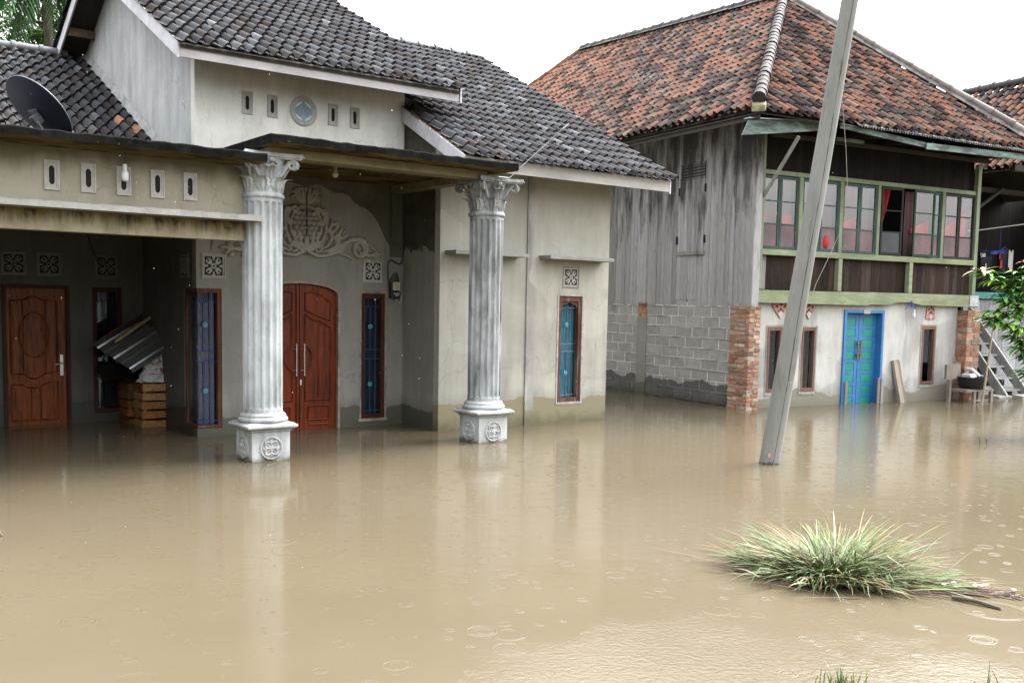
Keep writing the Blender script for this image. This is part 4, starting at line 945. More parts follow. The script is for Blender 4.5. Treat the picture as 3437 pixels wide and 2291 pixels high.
def meter():
    t = thing('electricity_meter', 'black and cream electricity meter on the porch wall', 'electricity meter', FL, (-.15, .88, 1.63))
    m = MB(); m.box(-.215, -.075, .80, .879, 1.635, 1.72); m.box(-.205, -.085, .83, .879, 1.72, 1.845); m.build('housing', M['black_plastic'], t, bevel=.012)
    m = MB(); m.box(-.190, -.092, .795, .829, 1.735, 1.842); f = m.build('dial_cover', M['cream'], t, bevel=.010)
    m = MB(); m.box(-.170, -.138, .7935, .796, 1.808, 1.815); m.build('display', M['dark'], f)
    m = MB(); [m.box(-.165, -.115, .7935, .796, z, z+.003) for z in (1.752, 1.77, 1.788)]; m.build('print_lines', M['ink_dark'], f)
    m = MB(); [m.box(a, b, .798, .801, c, d) for a, b, c, d in ((-.18, -.165, 1.69, 1.705), (-.16, -.145, 1.685, 1.70), (-.14, -.10, 1.698, 1.703), (-.14, -.10, 1.684, 1.689), (-.14, -.134, 1.684, 1.703), (-.106, -.10, 1.684, 1.703), (-.155, -.115, 1.665, 1.675))]; m.build('lettering', M['white_plastic'], t)
    m = MB(); m.grid(lambda a, b: (-.215+.15*a+.02*b*(1-a), .875-.055*math.sin(math.pi*min(1, a*1.05))*(1-b*.4)-.004, 1.845+.125*b*math.sin(math.pi*(.12+.76*a))), 8, 6); m.build('rain_hood', M['hood'], t, smooth=1)
    m = MB(); m.tube([(-.12, .83, 1.64), (-.125, .82, 1.60), (-.095, .82, 1.575), (-.06, .82, 1.60), (-.055, .83, 1.66), (-.065, .85, 1.74), (-.07, .87, 1.80)], .005, 5); m.build('lead', M['cable_white'], t)
M['hood'] = plain('hood_rubber', (.05, .05, .045), .8, .3, 9, fine=.2)
meter()
m = MB(); p = [(-.02, .868, 3.05), (-.018, .862, 2.6), (-.02, .862, 2.2), (-.022, .86, 2.13), (-.05, .858, 2.08), (-.09, .858, 2.075), (-.14, .858, 2.10), (-.19, .858, 2.125), (-.225, .858, 2.11), (-.24, .858, 2.05), (-.235, .858, 1.92), (-.225, .855, 1.80), (-.222, .85, 1.70), (-.205, .84, 1.655)]
m.tube(p, .009, 6); m.top('power_cable', M['cable'], 'thick black cable running down the porch corner to the meter', 'cable', FL, (-.02, .868, 1.65))
m = MB(); m.tube([(.10, -1.05, 3.03), (.30, -1.0, 3.04), (.62, -.93, 3.28), (.98, -.86, 3.54), (1.2, -.84, 3.72), (1.33, -.80, 3.80)], .006, 5); m.tube([(-1.2, -.85, 3.045), (-.8, -.8, 3.0), (-.45, -.9, 3.015), (-.25, -1.0, 3.02)], .006, 5)
m.tube([(1.33, -.80, 3.80), (1.36, -.75, 3.79)], .004, 4); m.top('roof_wire', M['cable'], 'thin black wire slanting from the right column capital up over the tiles', 'wire', FL, (.1, -1.05, 3.02))
m = MB(); m.tube([(-3.62, 2.0, 2.40), (-3.42, 2.5, 2.15), (-3.22, 2.86, 1.96)], .006, 5); m.top('carport_wire', M['cable'], 'black wire slanting down to a flower vent in the dark carport', 'wire', FL, (-3.22, 2.86, 1.96))

def dish():
    c = Vector((-4.375, .60, 3.445)); t = thing('satellite_dish', 'black satellite dish seen from behind on the flat carport slab', 'satellite dish', FL, (-4.32, .45, 2.965))
    Mi = FL.inverted().to_3x3(); n = (Mi @ Vector((.40, .60, .69))).normalized(); a = n.cross(Vector((0, 0, 1))).normalized(); b = a.cross(n).normalized(); r = .372
    m = MB(); rad = 10; N = 40
    S = lambda k, i, o: c+(a*math.cos(2*math.pi*k/N)+b*math.sin(2*math.pi*k/N))*r*i/rad+n*(-.055*(1-(i/rad)**2)-o)
    for o in (0, .006):
        base = len(m.v)
        for i in range(rad+1):
            for k in range(N): m.v.append(tuple(S(k, max(i, .02), o)))
        for i in range(rad):
            for k in range(N): q = base+i*N+k; q2 = base+i*N+(k+1) % N; m.f.append([q, q2, q2+N, q+N]); m.c.append(None)
    m.build('reflector', M['dish'], t, smooth=2)
    m = MB(); m.tube([c+(a*math.cos(R(k*9))+b*math.sin(R(k*9)))*r for k in range(41)], .007, 6, cap=False); m.build('rim', M['metal_grey'], t, smooth=2)
    back = c-n*.064; m = MB(); m.obox(back-n*.012-b*.02, a*.055, b*.045, n*.012); m.obox(back-n*.05-b*.05, a*.012, b*.045, n*.045); m.obox(back-n*.05-b*.05+a*.05, a*.008, b*.05, n*.045); m.obox(back-n*.01+b*.03, a*.07, b*.006, n*.008); m.build('bracket', M['metal_grey'], t)
    foot = Vector((-4.30, .42, 2.966)); k = back-n*.06-b*.09
    m = MB(); m.tube([k, k-n*.02-b*.06, (k+foot)/2+Vector((0, 0, -.04)), foot], .021, 8); m.tube([back-n*.06-b*.03+a*.04, foot+Vector((.09, .02, 0))], .010, 6); m.build('mast', M['metal_grey'], t, smooth=1)
dish()

# crates, sack, sheet and rubbish in the carport
def make_crate(label, base, L, W, Hh, ang, cols, group):
    t = thing('wooden_crate', label, 'crate', FL @ Matrix.Translation(base) @ Matrix.Rotation(R(ang), 4, 'Z'), (0, 0, 0), group)
    sl = lambda: vary(rnd.choice(cols), .75, 1.2)
    n = 2; h = Hh*.40
    for s in (-1, 1):
        m = MB()
        for k in range(n): z = Hh*(.02+.52*k); m.box(-L/2, L/2, s*W/2-.006, s*W/2+.006, z, z+h, sl(), j=.003)
        m.build('side_panel', M['crate'], t)
        m = MB()
        for k in range(n): z = Hh*(.02+.52*k); m.box(s*L/2-.006+s*.002, s*L/2+.006+s*.002, -W/2+.007, W/2-.007, z, z+h, sl(), j=.003)
        m.build('end_panel', M['crate'], t)
    for x in (-1, 1):
        for y in (-1, 1): m = MB(); m.box(x*(L/2-.03)-.018, x*(L/2-.03)+.018, y*(W/2-.028)-.018, y*(W/2-.028)+.018, .0, Hh*.96, sl()); m.build('corner_post', M['crate'], t)
    m = MB(); [m.box(-L/2+.01, L/2-.01, y-.03, y+.03, .004, .012, sl()) for y in np.linspace(-W/2+.05, W/2-.05, 4)]; m.build('bottom', M['crate'], t)
    return t
CR = [(.34, .17, .07), (.30, .13, .05), (.38, .22, .10), (.24, .11, .045)]; CR2 = [(.20, .09, .035), (.15, .07, .03), (.25, .10, .04)]
g = 'slatted crates stacked in the carport'
fx, fy = -2.812, 2.20
for k, (z, lab) in enumerate(((-.14, 'lowest crate of the front stack, half under water'), (.105, 'middle crate of the front stack, chalk scribbles on its slats'), (.325, 'topmost crate of the front stack, carrying the white sack'))):
    make_crate(lab, (fx+rnd.uniform(-.005, .005), fy, z), (.345), .37, .218 if k else .235, (-.8, 1.2, 0)[k], CR, g)
for k, (z, lab) in enumerate(((-.14, 'lowest dark crate of the rear stack against the wall'), (.09, 'middle dark crate of the rear stack behind the front crates'), (.305, 'top dark crate of the rear stack under the folded cardboard'))):
    make_crate(lab, (-2.87+rnd.uniform(-.01, .01), 2.645, z), .315, .40, .21, (1.5, -1, 2)[k], CR2, g)
def sack():
    t = thing('white_sack', 'white woven sack with red TS print slumped on the crates', 'sack', FL, (-2.80, 2.2, .545))
    def P(a, b):
        th = 2*math.pi*a; z = .545+.40*b
        rx = .172*(1-.10*b)*(1+.16*math.exp(-((b-.06)/.07)**2)-.10*math.exp(-((b-.36)/.06)**2)+.05*math.sin(b*9)) ; ry = .115*(1-.55*b**2)
        if b > .9: rx *= 1-.4*(b-.9)/.1; ry *= .5
        w = .011*math.sin(5*th+7*b)+.008*math.sin(9*th-13*b)+.006*math.sin(13*th+23*b)+.006*math.sin(31*b+2*math.sin(3*th))
        top = .045*math.sin(th+2.6)*max(0, b-.7)/.3+ (.05*math.cos(th-.3)*max(0, b-.75)/.25)
        return (-2.785+(rx+w)*math.cos(th)+.03*b, 2.19+(ry+w)*math.sin(th), z+top)
    m = MB(); m.grid(P, 72, 40); m.tube([(-2.955, 2.1, .552), (-2.985, 2.07, .560), (-3.0, 2.06, .552)], [.02, .014, .006], 6); m.tube([(-2.66, 2.1, .552), (-2.635, 2.075, .562), (-2.62, 2.07, .553)], [.02, .015, .006], 6)
    m.build('bag', M['sack'], t, smooth=2)
    def strip(name, mat, pts, r):
        m = MB()
        for (a0, b0), (a1, b1) in pts:
            q = [Vector(P(a0+(a1-a0)*k/5, b0+(b1-b0)*k/5)) for k in range(6)]; o = Vector((-2.79, 2.19, 0)); m.tube([p+Vector((p.x-o.x, p.y-o.y, 0)).normalized()*.003 for p in q], r, 4)
        m.build(name, mat, t)
    X = lambda x, z: (.75+x*.9, (z-.545)/.40)        # x along the front in sack turns
    T = [((-.045, .715), (-.005, .715)), ((-.025, .715), (-.025, .672))]
    S = [((.042, .715), (.012, .713)), ((.012, .713), (.012, .697)), ((.012, .697), (.040, .690)), ((.040, .690), (.040, .674)), ((.040, .674), (.010, .672))]
    strip('lettering', M['ink_red'], [(X(*a), X(*b)) for a, b in T+S], .0042); strip('stripe', M['ink_red'], [(X(-.11, .648), X(.0, .646))], .005); strip('stripe', M['ink_dark'], [(X(.005, .646), X(.10, .644)), (X(.02, .722), X(.09, .716))], .004)
    cs = []
    for k in range(9): x = -.12+.028*k; z = .775-.012*math.sin(k)+.0012*k*k*.6; cs += [((x, z), (x+.018, z+.006*(-1)**k)), ((x+.006, z+.012), (x+.006, z-.008))]
    strip('print_line', M['ink_dark'], [(X(*a), X(*b)) for a, b in cs], .0036)
sack()
def sheet():
    # ribbed metal sheet laid aslant over the heap
    A, B, C = Vector((-3.13, 1.93, .705)), Vector((-2.545, 2.06, 1.045)), Vector((-3.44, 2.55, 1.0))
    e1 = B-A; e2 = C-A; n = e1.cross(e2).normalized(); n = n if n.z > 0 else -n
    rib = [(0, -.03), (.006, 0), (.05, 0), (.07, .016), (.10, .016), (.115, 0), (.25, .0), (.27, .006), (.30, .0), (.43, 0), (.45, .02), (.50, .02), (.52, 0), (.66, .0), (.68, .006), (.71, 0), (.83, 0), (.85, .018), (.89, .018), (.91, 0), (1, 0)]
    m = MB(); f = lambda a, b: A+e1*a+e2*b
    for k in range(len(rib)-1):
        (b0, h0), (b1, h1) = rib[k], rib[k+1]
        m.quad(f(0, b0)+n*h0, f(1, b0)+n*h0, f(1, b1)+n*h1, f(0, b1)+n*h1); m.quad(f(0, b0)+n*(h0-.003), f(0, b1)+n*(h1-.003), f(1, b1)+n*(h1-.003), f(1, b0)+n*(h0-.003))
    m.top('metal_sheet', M['galv'], 'ribbed galvanised metal sheet leaning aslant over the crate heap', 'metal sheet', FL, tuple(A))
sheet()
m = MB(); m.bar((-3.27, 2.50, 1.06), (-2.83, 2.52, 1.33), .13, .008, (-.1, -.7, .4)); m.top('brown_board', M['brownboard'], 'dark brown board lying on top of the metal sheet', 'board', FL, (-3.33, 2.5, 1.0))
m = MB(); m.bar((-3.23, 2.28, 1.04), (-2.76, 2.42, 1.34), .017, .009); m.top('pale_batten', M['board_pale'], 'thin pale wooden batten slanting along the brown board', 'batten', FL, (-3.3, 2.28, 1.0))
m = MB()
for k in range(16):
    z = .555+.0105*k; o = rnd.uniform(-.02, .02); s = rnd.uniform(.05, .12); c = vary((.16, .13, .10), .5, 1.2); w = .27+rnd.uniform(-.03, .03)
    m.grid(lambda a, b: (-3.31+o+w*2*a-.02, 2.40+.30*b+o, z+.022*math.sin(a*3.3+.3)*(1-a)+.012*a+.003*math.sin(a*9+k)), 8, 1, c)
m.top('cardboard_stack', M['cardboard'], 'pile of flattened dark cardboard sheets under the metal sheet', 'cardboard', FL, (-3.1, 2.5, .55))
# ------------------------------------------------------------------ the two-storey timber house
H2 = thing('timber_house', 'weathered two storey house, plank upper floor over brick and block, terracotta hipped roof', 'house', FR)
AX, AY, AZ = -.65, -.75, 4.47                       # eave corner
CX, CY, CZ = 3.48, 3.23, 7.60                       # front end of the ridge
DX, DY, DZ = 3.50, 10.6, 8.10                       # far end of the ridge
BX, BY = 5.62, -.78
EX, EY = -.65, 14.2
def boards(P, a0, a1, b0, b1, w, th, cols, gap=.003, rag=0., jit=.004):
    m = MB(); a = a0
    while a < a1-.01:
        ww = min(w*rnd.uniform(.75, 1.25), a1-a); c = vary(rnd.choice(cols), .82, 1.15); o = rnd.uniform(0, jit)
        lo = b0-(rnd.uniform(-rag, rag) if rag else 0); lo2 = lo+rnd.uniform(-.01, .01)*(rag > 0)
        x0, x1 = a+gap/2, a+ww-gap/2; v = [P(x0, lo, o), P(x1, lo2, o+rnd.uniform(-jit, jit)*.3), P(x1, b1, o), P(x0, b1, o)]; v2 = [P(x0, lo, o+th), P(x1, lo2, o+th), P(x1, b1, o+th), P(x0, b1, o+th)]
        m.add(v+v2, [(0, 1, 2, 3), (4, 7, 6, 5), (0, 4, 5, 1), (1, 5, 6, 2), (2, 6, 7, 3), (3, 7, 4, 0)], c); a += ww
    return m
GREY = [(.41, .41, .415), (.385, .385, .39), (.43, .428, .425), (.36, .352, .345), (.42, .423, .43)]
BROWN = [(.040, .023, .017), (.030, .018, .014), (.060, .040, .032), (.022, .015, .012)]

def right_walls():
    m = MB().wall(lambda a, b, d: (a, .2+d, b), .12, .22, 5.14, Z0, 1.74, [(.575, .885, .25, 1.30), (1.32, 1.635, .25, 1.30), (2.26, 3.22, Z0, 1.60), (4.215, 4.575, .30, 1.335)])
    m.build('ground_floor_wall', M['plaster_low'], H2)
    # side wall of cement blocks with squeezed mortar
    def course(v0, v1):
        m = MB(); j = 0; z = -.50
        while z < 1.66:
            h = .163+rnd.uniform(-.002, .002); v = v0-(.2 if j % 2 else 0)-rnd.uniform(0, .1)
            while v < v1:
                l = .405+rnd.uniform(-.02, .02); a, b = max(v, v0), min(v+l, v1)
                if b-a > .03:
                    s = rnd.uniform(.88, 1.1); c = (.37*s, .365*s, .35*s); o = rnd.uniform(-.003, .004); q = lambda: rnd.uniform(-.003, .003)
                    m.add([(.1+o, a+q(), z+q()), (.1+o, b+q(), z+q()), (.1+o, b+q(), z+h+q()), (.1+o, a+q(), z+h+q()), (.19, a, z), (.19, b, z), (.19, b, z+h), (.19, a, z+h)], [(0, 3, 2, 1), (0, 1, 5, 4), (1, 2, 6, 5), (2, 3, 7, 6), (3, 0, 4, 7)], c)
                v += l+.026
            z += h+.014; j += 1
        return m.build('block_wall', M['block'], H2)
    o = course(.44, 2.795); course(3.075, 14.)
    m = MB(); m.box(.1045, .2, .42, 14, Z0, 1.68)
    for k in range(150):
        v = rnd.choice((rnd.uniform(.45, 2.79), rnd.uniform(.45, 4.6))); z = -.50+.177*rnd.randint(1, 12)-.007+rnd.uniform(-.003, .003); l = rnd.uniform(.03, .16)
        m.obox((.1, v, z), (.009, 0, 0), (0, l, rnd.uniform(-.002, .002)), (0, 0, rnd.uniform(.004, .009)))
    m.c = [vary((.70, .69, .67), .85, 1.1) for _ in m.f]; m.build('mortar', M['block'], o)
    m = MB(); m.box(.082, .2, 2.796, 3.074, Z0, 1.40); m.build('concrete_post', M['conc_damp'], H2, bevel=.006)
    def bricks(name, u0, u1, v0, v1, z1, hc, seed):
        m = MB(); z = -.46; j = 0
        while z < z1:
            h = hc-.014; c = lambda: vary(rnd.choice(((.40, .21, .14), (.44, .29, .21), (.36, .17, .11), (.30, .21, .16), (.48, .36, .28), (.40, .19, .12))), .75, 1.25)
            for face in (0, 1):
                L = (u1-u0) if face == 0 else (v1-v0); x = 0.; cuts = [.0, .55 if j % 2 else .38, 1.] if face == 0 else [.0, .42 if j % 2 else .62, 1.]
                for a, b in zip(cuts, cuts[1:]):
                    o = rnd.uniform(-.006, .012); q = lambda: rnd.uniform(-.005, .005); g = .006
                    if face == 0: m.box(u0+L*a+g*(a > 0), u0+L*b-g*(b < 1), v0-o, v0+.09, z, z+h, c(), j=.004)
                    else: m.box(u0-o, u0+.08, v0+.092+(L-.092)*a+g*(a > 0), v0+.092+(L-.092)*b-g*(b < 1), z, z+h, c(), j=.004)
            z += hc; j += 1
        o = m.build(name, M['brick'], H2, bevel=.004)
        k = MB(); k.box(u0+.008, u1-.006, v0+.008, v1-.006, Z0, z1); k.build('mortar', M['mortar_brick'], o)
    bricks('brick_pillar', -.01, .222, -.015, .435, 1.58, .0655, 1); bricks('brick_pillar', 5.142, 5.50, -.02, .34, 1.62, .105, 2)
    m = MB()
    for k in range(10): m.box(.083, .11, 2.80+.13*(k % 2), 2.92+.13*(k % 2), 1.405+.05*(k//2), 1.447+.05*(k//2), vary((.5, .24, .15), .7, 1.2), j=.004)
    m.build('brick_patch', M['brick'], H2)
    for q in ((.09, .2, .05, .42, 1.585, 1.66), (.05, .088, .30, .40, 1.60, 1.66), (.04, .082, 2.80, 3.0, 1.64, 1.68)): m = MB(); m.box(*q, j=.006); m.build('pad_block', M['conc'], H2)
    # upper floor: plank side wall with ragged feet
    m = MB(); v = .075
    while v < 8.5:
        w = rnd.uniform(.10, .17); c = vary(rnd.choice(GREY), .85, 1.12); o = rnd.uniform(0, .009)
        grp = math.sin(v*2.1)*.5+math.sin(v*5.3+1)*.5; lo = 1.60+.022*grp+rnd.uniform(-.008, .008)
        if 1.35 < v < 1.95: lo = 1.715
        if .45 < v < .52 or 2.62 < v < 2.70: lo = 1.67
        if 3.75 < v < 3.85: lo = 1.50
        n = 4; xs = [v+.002+(w-.004)*k/n for k in range(n+1)]; lows = [lo+rnd.uniform(-.008, .008) for _ in xs]; top = 4.52
        if 1.26 < v+w/2 < 1.95: top = 4.52
        for k in range(n):
            b = .003*math.sin(k*2.2+v*9); m.add([(.10-o+b, xs[k], lows[k]), (.10-o-b, xs[k+1], lows[k+1]), (.10-o-b, xs[k+1], top), (.10-o+b, xs[k], top), (.125, xs[k], lows[k]), (.125, xs[k+1], lows[k+1])], [(0, 3, 2, 1), (0, 1, 5, 4)], c)
        m.add([(.10-o, v+.002, lo), (.125, v+.002, lo), (.125, v+.002, top), (.10-o, v+.002, top)], [(0, 1, 2, 3)], c); v += w
    m.build('plank_wall', M['plank'], H2)
    m = MB(); m.box(.128, .16, .3, 14, 1.70, 4.5); m.build('inner_lining', M['deck'], H2)
    # shuttered window let into the planks: louvre, two board leaves, ledge
    def bd(name, v0, v1, z0, z1, u=.078, col=(.31, .31, .31)):
        m = MB(); m.box(u, .099, v0, v1, z0, z1, col, j=.002); return m
    m = MB()
    for (v0, v1, z0, z1) in ((1.27, 1.93, 3.72, 3.765), (1.27, 1.93, 3.965, 4.0)): m.box(.074, .09, v0, v1, z0, z1, (.27, .26, .25), j=.003)
    sh = m.build('shutter', M['plank'], H2)
    m = MB(); [m.box(.076, .088, 1.29, 1.91, z, z+.026, (.25, .245, .24), j=.003) for z in (3.785, 3.835, 3.885, 3.93)]; m.build('louvre', M['plank'], sh)
    m = MB(); m.box(.084, .091, 1.28, 1.92, 3.765, 3.965); m.build('opening', M['dark'], sh)
    m = boards(lambda a, b, d: (.072+d, a, b), 1.275, 1.925, 2.53, 3.715, .105, .016, GREY, .004, .004); m.build('board_leaf', M['plank'], sh)
    m = MB(); m.box(.064, .085, 1.24, 1.96, 2.475, 2.528, (.33, .31, .29), j=.003); m.build('ledge', M['plank'], sh)
    for v, z in ((1.965, 2.66), (1.235, 2.66), (1.93, 3.48), (1.25, 3.50)): m = MB(); m.box(.066, .09, v, v+.025, z, z+.13); m.build('hinge_gap', M['dark'], sh)
    # corner board and frame of the upper front
    m = boards(lambda a, b, d: (a, .062+d, b), .092, .232, 1.62, 4.40, .15, .02, GREY, .002); m.build('corner_board', M['plank'], H2)
    for q in ((.234, .305, .09, .17, 1.905, 4.3), (5.405, 5.495, .12, .2, 1.905, 4.25)): m = MB(); m.box(*q); m.build('corner_post', M['greenpost'], H2, bevel=.005)
    # floor beam in three lengths, its underside chewed away near the lamp
    m = MB(); m.prism([(.236, 1.685), (2.735, 1.675), (2.735, 1.895), (.236, 1.885)], lambda a, b: (a, .085, b), (0, .05, 0)); m.build('floor_beam', M['palegreen'], H2, bevel=.004)
    m = MB(); m.prism([(2.739, 1.695), (3.2, 1.69), (3.42, 1.74), (3.75, 1.745), (4.05, 1.70), (5.2, 1.69), (5.56, 1.68), (5.56, 1.90), (2.739, 1.90)], lambda a, b: (a, .092, b), (0, .05, 0)); m.build('floor_beam', M['palegreen'], H2, bevel=.004)
    m = MB(); m.box(5.31, 5.545, .078, .0915, 1.70, 1.895); pt = m.build('house_plate', M['plate'], H2, bevel=.003)
    m = MB(); [m.box(a, b, .074, .0778, c, d, j=.004) for a, b, c, d in ((5.37, 5.39, 1.76, 1.84), (5.39, 5.43, 1.82, 1.84), (5.43, 5.45, 1.75, 1.82), (5.47, 5.49, 1.77, 1.84), (5.40, 5.47, 1.765, 1.78))]; m.build('lettering', M['plate_mark'], pt)
    m = MB(); m.box(.13, 5.5, .22, 14, 1.75, 1.86); m.box(.13, 5.5, .33, 14, 4.44, 4.48); m.build('floor_slab', M['deck'], H2)
    # dado boards, rails and posts of the long window
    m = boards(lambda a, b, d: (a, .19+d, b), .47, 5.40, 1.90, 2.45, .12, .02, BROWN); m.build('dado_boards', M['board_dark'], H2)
    m = boards(lambda a, b, d: (a, .186+d, b), .308, .468, 1.90, 2.45, .16, .02, [(.34, .33, .31)]); m.build('dado_boards', M['plank'], H2)
    m = boards(lambda a, b, d: (a, .21+d, b), .31, 5.40, 3.76, 4.44, .13, .02, [tuple(x*.22 for x in q) for q in BROWN]); m.build('head_boards', M['board_dark'], H2)  # brown blackened here: the shade under the eave is painted in
    m = MB(); m.box(.308, 5.403, .10, .2, 2.44, 2.532); m.build('sill_rail', M['palegreen'], H2, bevel=.004)
    m = MB(); m.box(.308, 5.403, .15, .22, 3.70, 3.77); m.build('head_rail', M['greenpost'], H2, bevel=.004)
    for q in (1.99, 3.70): m = MB(); m.box(q, q+.085, .105, .21, 1.905, 2.438); m.build('dado_post', M['palegreen'], H2, bevel=.004)
    for a, b in ((1.082, 1.16), (1.995, 2.07), (2.878, 2.945), (4.50, 4.575)): m = MB(); m.box(a, b, .135, .21, 2.534, 3.698); m.build('window_post', M['greenpost'], H2, bevel=.004)
    for q in ((.17, 5.41, 5.2, 5.25, 1.87, 4.43), (5.42, 5.49, .345, 13.89, Z0, 4.4), (.2, 5.42, 13.9, 14.0, Z0, 4.43)): m = MB(); m.box(*q); m.build('inner_wall', M['deck'], H2)
M['mortar_brick'] = plain('brick_mortar', (.38, .34, .28), .9, .25, 8, fine=.15, bump=.3)
M['conc_damp'] = plaster('post_concrete', (.31, .305, .28), .22, dampcol=(.4, .4, .33), streak=.1, moss=.6)
M['plate'] = plain('number_plate', (.44, .46, .48), .6, .2, 20)
M['plate_mark'] = plain('number_plate_mark', (.68, .70, .72), .6, .1)
right_walls()

def sash(u0, u1, mat, cols, z0=2.54, z1=3.685, v=.16, swing=0., panes=('glass_frost', 'glass', 'glass')):
    """a casement leaf of three panes; swing opens it outwards about its left stile"""
    ca, sa = math.cos(swing), -math.sin(swing); P = lambda a, d, b: (u0+a*ca-d*sa*0, v+a*sa+d, b)
    w = u1-u0; st = .036; m = MB(); zz = [z0+st+(z1-z0-2*st)*k/3 for k in range(4)]
    def bx(a0, a1, b0, b1, d0=0., d1=.03):
        m.add([P(a, d, b) for b in (b0, b1) for d in (d0, d1) for a in (a0, a1)], [(0, 2, 3, 1), (4, 5, 7, 6), (0, 1, 5, 4), (2, 6, 7, 3), (0, 4, 6, 2), (1, 3, 7, 5)])
    bx(0, st, z0, z1); bx(w-st, w, z0, z1); bx(st, w-st, z0, z0+st*1.2); bx(st, w-st, z1-st*1.2, z1)
    for k in (1, 2): bx(st, w-st, zz[k]-.010, zz[k]+.010, .004, .026)
    o = m.build('window', mat, H2)
    for k in range(3):
        g = MB(); a = [P(st-.004, .014, zz[k]), P(w-st+.004, .014, zz[k]), P(w-st+.004, .014, zz[k+1]), P(st-.004, .014, zz[k+1])]; g.quad(*a); g.build('pane', M[panes[k]], o)
def curtain(u0, u1, z0, z1, v, mat, gather=0., name='curtain', amp=.02):
    m = MB(); m.grid(lambda a, b: (u0+(u1-u0)*(a*(1-gather*(1-b))+gather*(1-b)*.0), v+amp*math.sin(a*(u1-u0)*60)+amp*.4*math.sin(a*37+b*3), z0+(z1-z0)*b), 50, 8)
    return m.build(name, mat, H2, smooth=2)
def right_openings():
    for (a, b) in ((.315, .69), (.70, 1.075)): sash(a, b, M['sash'], None)
    for (a, b) in ((1.17, 1.575), (1.585, 1.985)): sash(a, b, M['sash'], None)
    for (a, b) in ((2.08, 2.475), (2.485, 2.87)): sash(a, b, M['sash'], None)
    sash(2.96, 3.44, M['sash_dark'], None, v=.13, swing=.10, panes=('glass_dim', 'glass_clear', 'glass_clear'))
    sash(3.74, 4.235, M['sash_green'], None, v=.10, swing=.06)
    sash(4.25, 4.495, M['sash'], None)
    for (a, b) in ((4.585, 4.985), (4.995, 5.395)): sash(a, b, M['sash_dark'], None, panes=('glass_frost', 'glass', 'glass'))
    # lace behind the panes, and red sheets painting the roofs reflected in them
    curtain(.32, 1.07, 2.56, 3.68, .30, M['pink_cloth']); curtain(1.60, 1.98, 2.56, 3.68, .30, M['pink_cloth']); curtain(1.17, 1.56, 2.56, 3.68, .30, M['pink_cloth'])
    curtain(2.09, 2.86, 2.56, 3.68, .30, M['pink_cloth']); curtain(3.78, 4.49, 2.56, 3.68, .34, M['pink_cloth']); curtain(4.60, 5.38, 2.56, 3.68, .30, M['pink_cloth'])
    for (a, b, z0, z1) in ((.70, 1.05, 2.95, 3.10), (2.12, 2.5, 2.95, 3.16), (3.85, 4.3, 2.95, 3.2), (4.64, 5.3, 2.88, 3.40), (.36, .50, 2.96, 3.10)):
        m = MB(); m.grid(lambda x, y: (a+(b-a)*x, .255+.008*math.sin(x*40), z0+((z1-z0)*(.35+.65*x) if z1 > 3.1 else (z1-z0))*y), 24, 4); m.build('red_reflection', M['red_soft'], H2, smooth=2)
    m = MB(); m.grid(lambda x, y: (3.06+.34*x*(1-.75*(1-y)**1.3)+.0, .32+.03*math.sin(x*14), 2.95+.72*y), 30, 14); m.build('curtain', M['red_cloth'], H2, smooth=2)
    m = MB(); m.lathe((1.735, .245, 2.58), [(.03, .0), (.085, .02), (.10, .10), (.092, .19), (.06, .26), (.02, .29)], 16); m.tube([(1.71, .245, 2.85), (1.68, .245, 2.93), (1.675, .245, 3.0)], [.03, .018, .006], 8)
    m.build('red_bundle', M['red_cloth'], H2, smooth=2)
    # ground floor openings
    for (a, b, z0, z1) in ((.575, .885, .25, 1.30), (1.32, 1.635, .25, 1.30), (4.215, 4.575, .30, 1.335)):
        f = MB(); t = .045
        f.box(a, a+t, .185, .27, z0, z1); f.box(b-t, b, .185, .27, z0, z1); f.box(a+t, b-t, .185, .27, z1-t*1.3, z1); f.box(a+t, b-t, .18, .27, z0, z0+t); w = f.build('window', M['frame_worn3'], H2, bevel=.004)
        g = MB(); g.box(a+t, b-t, .24, .243, z0+t, z1-t*1.3); g.build('pane', M['glass_dark'], w)
        d = MB(); d.box(a-.1, b+.1, .50, .51, z0-.1, z1+.1); d.build('curtain', M['dark'], w)  # black sheet standing in for the unlit room
        s = MB(); q = .028
        for (x0, x1, y0, y1) in ((a-q, a-.001, z0-q*2.2, z1+q), (b+.001, b+q, z0-q*2.2, z1+q), (a, b, z1+.001, z1+q), (a, b, z0-q*2.2, z0-.001)): s.box(x0, x1, .191, .199, y0, y1, j=.004)
        s.build('window_surround', M['conc'], H2)
    # terracotta vents tucked under the beam
    for u, w in ((.82, .185), (1.44, .165), (4.40, .12)):
        m = MB(); pts = [(0, -.26), (w, -.06), (w*.95, .02), (-w*.95, .02), (-w, -.06)] if w > .15 else [(-w*1.05, -.23), (w*1.05, -.23), (w*.8, .0), (-w*.8, 0)]
        m.prism(pts, lambda a, b: (u+a, .180, 1.69+b), (0, .018, 0)); v = m.build('diamond_vent', M['terra'], H2, bevel=.006)
        d = MB(); 
        for (x, y, r) in ((0, -.03, .022), (-w*.45, -.06, .022), (w*.45, -.06, .022), (0, -.11, .024), (-w*.24, -.14, .016), (w*.24, -.14, .016)): d.lathe((u+x, .178, 1.69+y), [(.001, -r), (r*.9, 0), (.001, r)], 5)
        d.build('opening', M['dark'], v)
        d = MB(); d.prism([(0, -.255), (w*.35, -.17), (0, -.12), (-w*.35, -.17)], lambda a, b: (u+a, .174, 1.69+b), (0, .005, 0)); d.build('glaze', M['terra_pale'], v)
    # blue double door, set deep
    f = MB(); f.box(2.262, 2.315, .17, .34, Z0, 1.60); f.box(3.165, 3.218, .17, .34, Z0, 1.60); f.box(2.315, 3.165, .17, .34, 1.545, 1.60)
    f.build('door_frame', M['door_blue'], H2, bevel=.004)
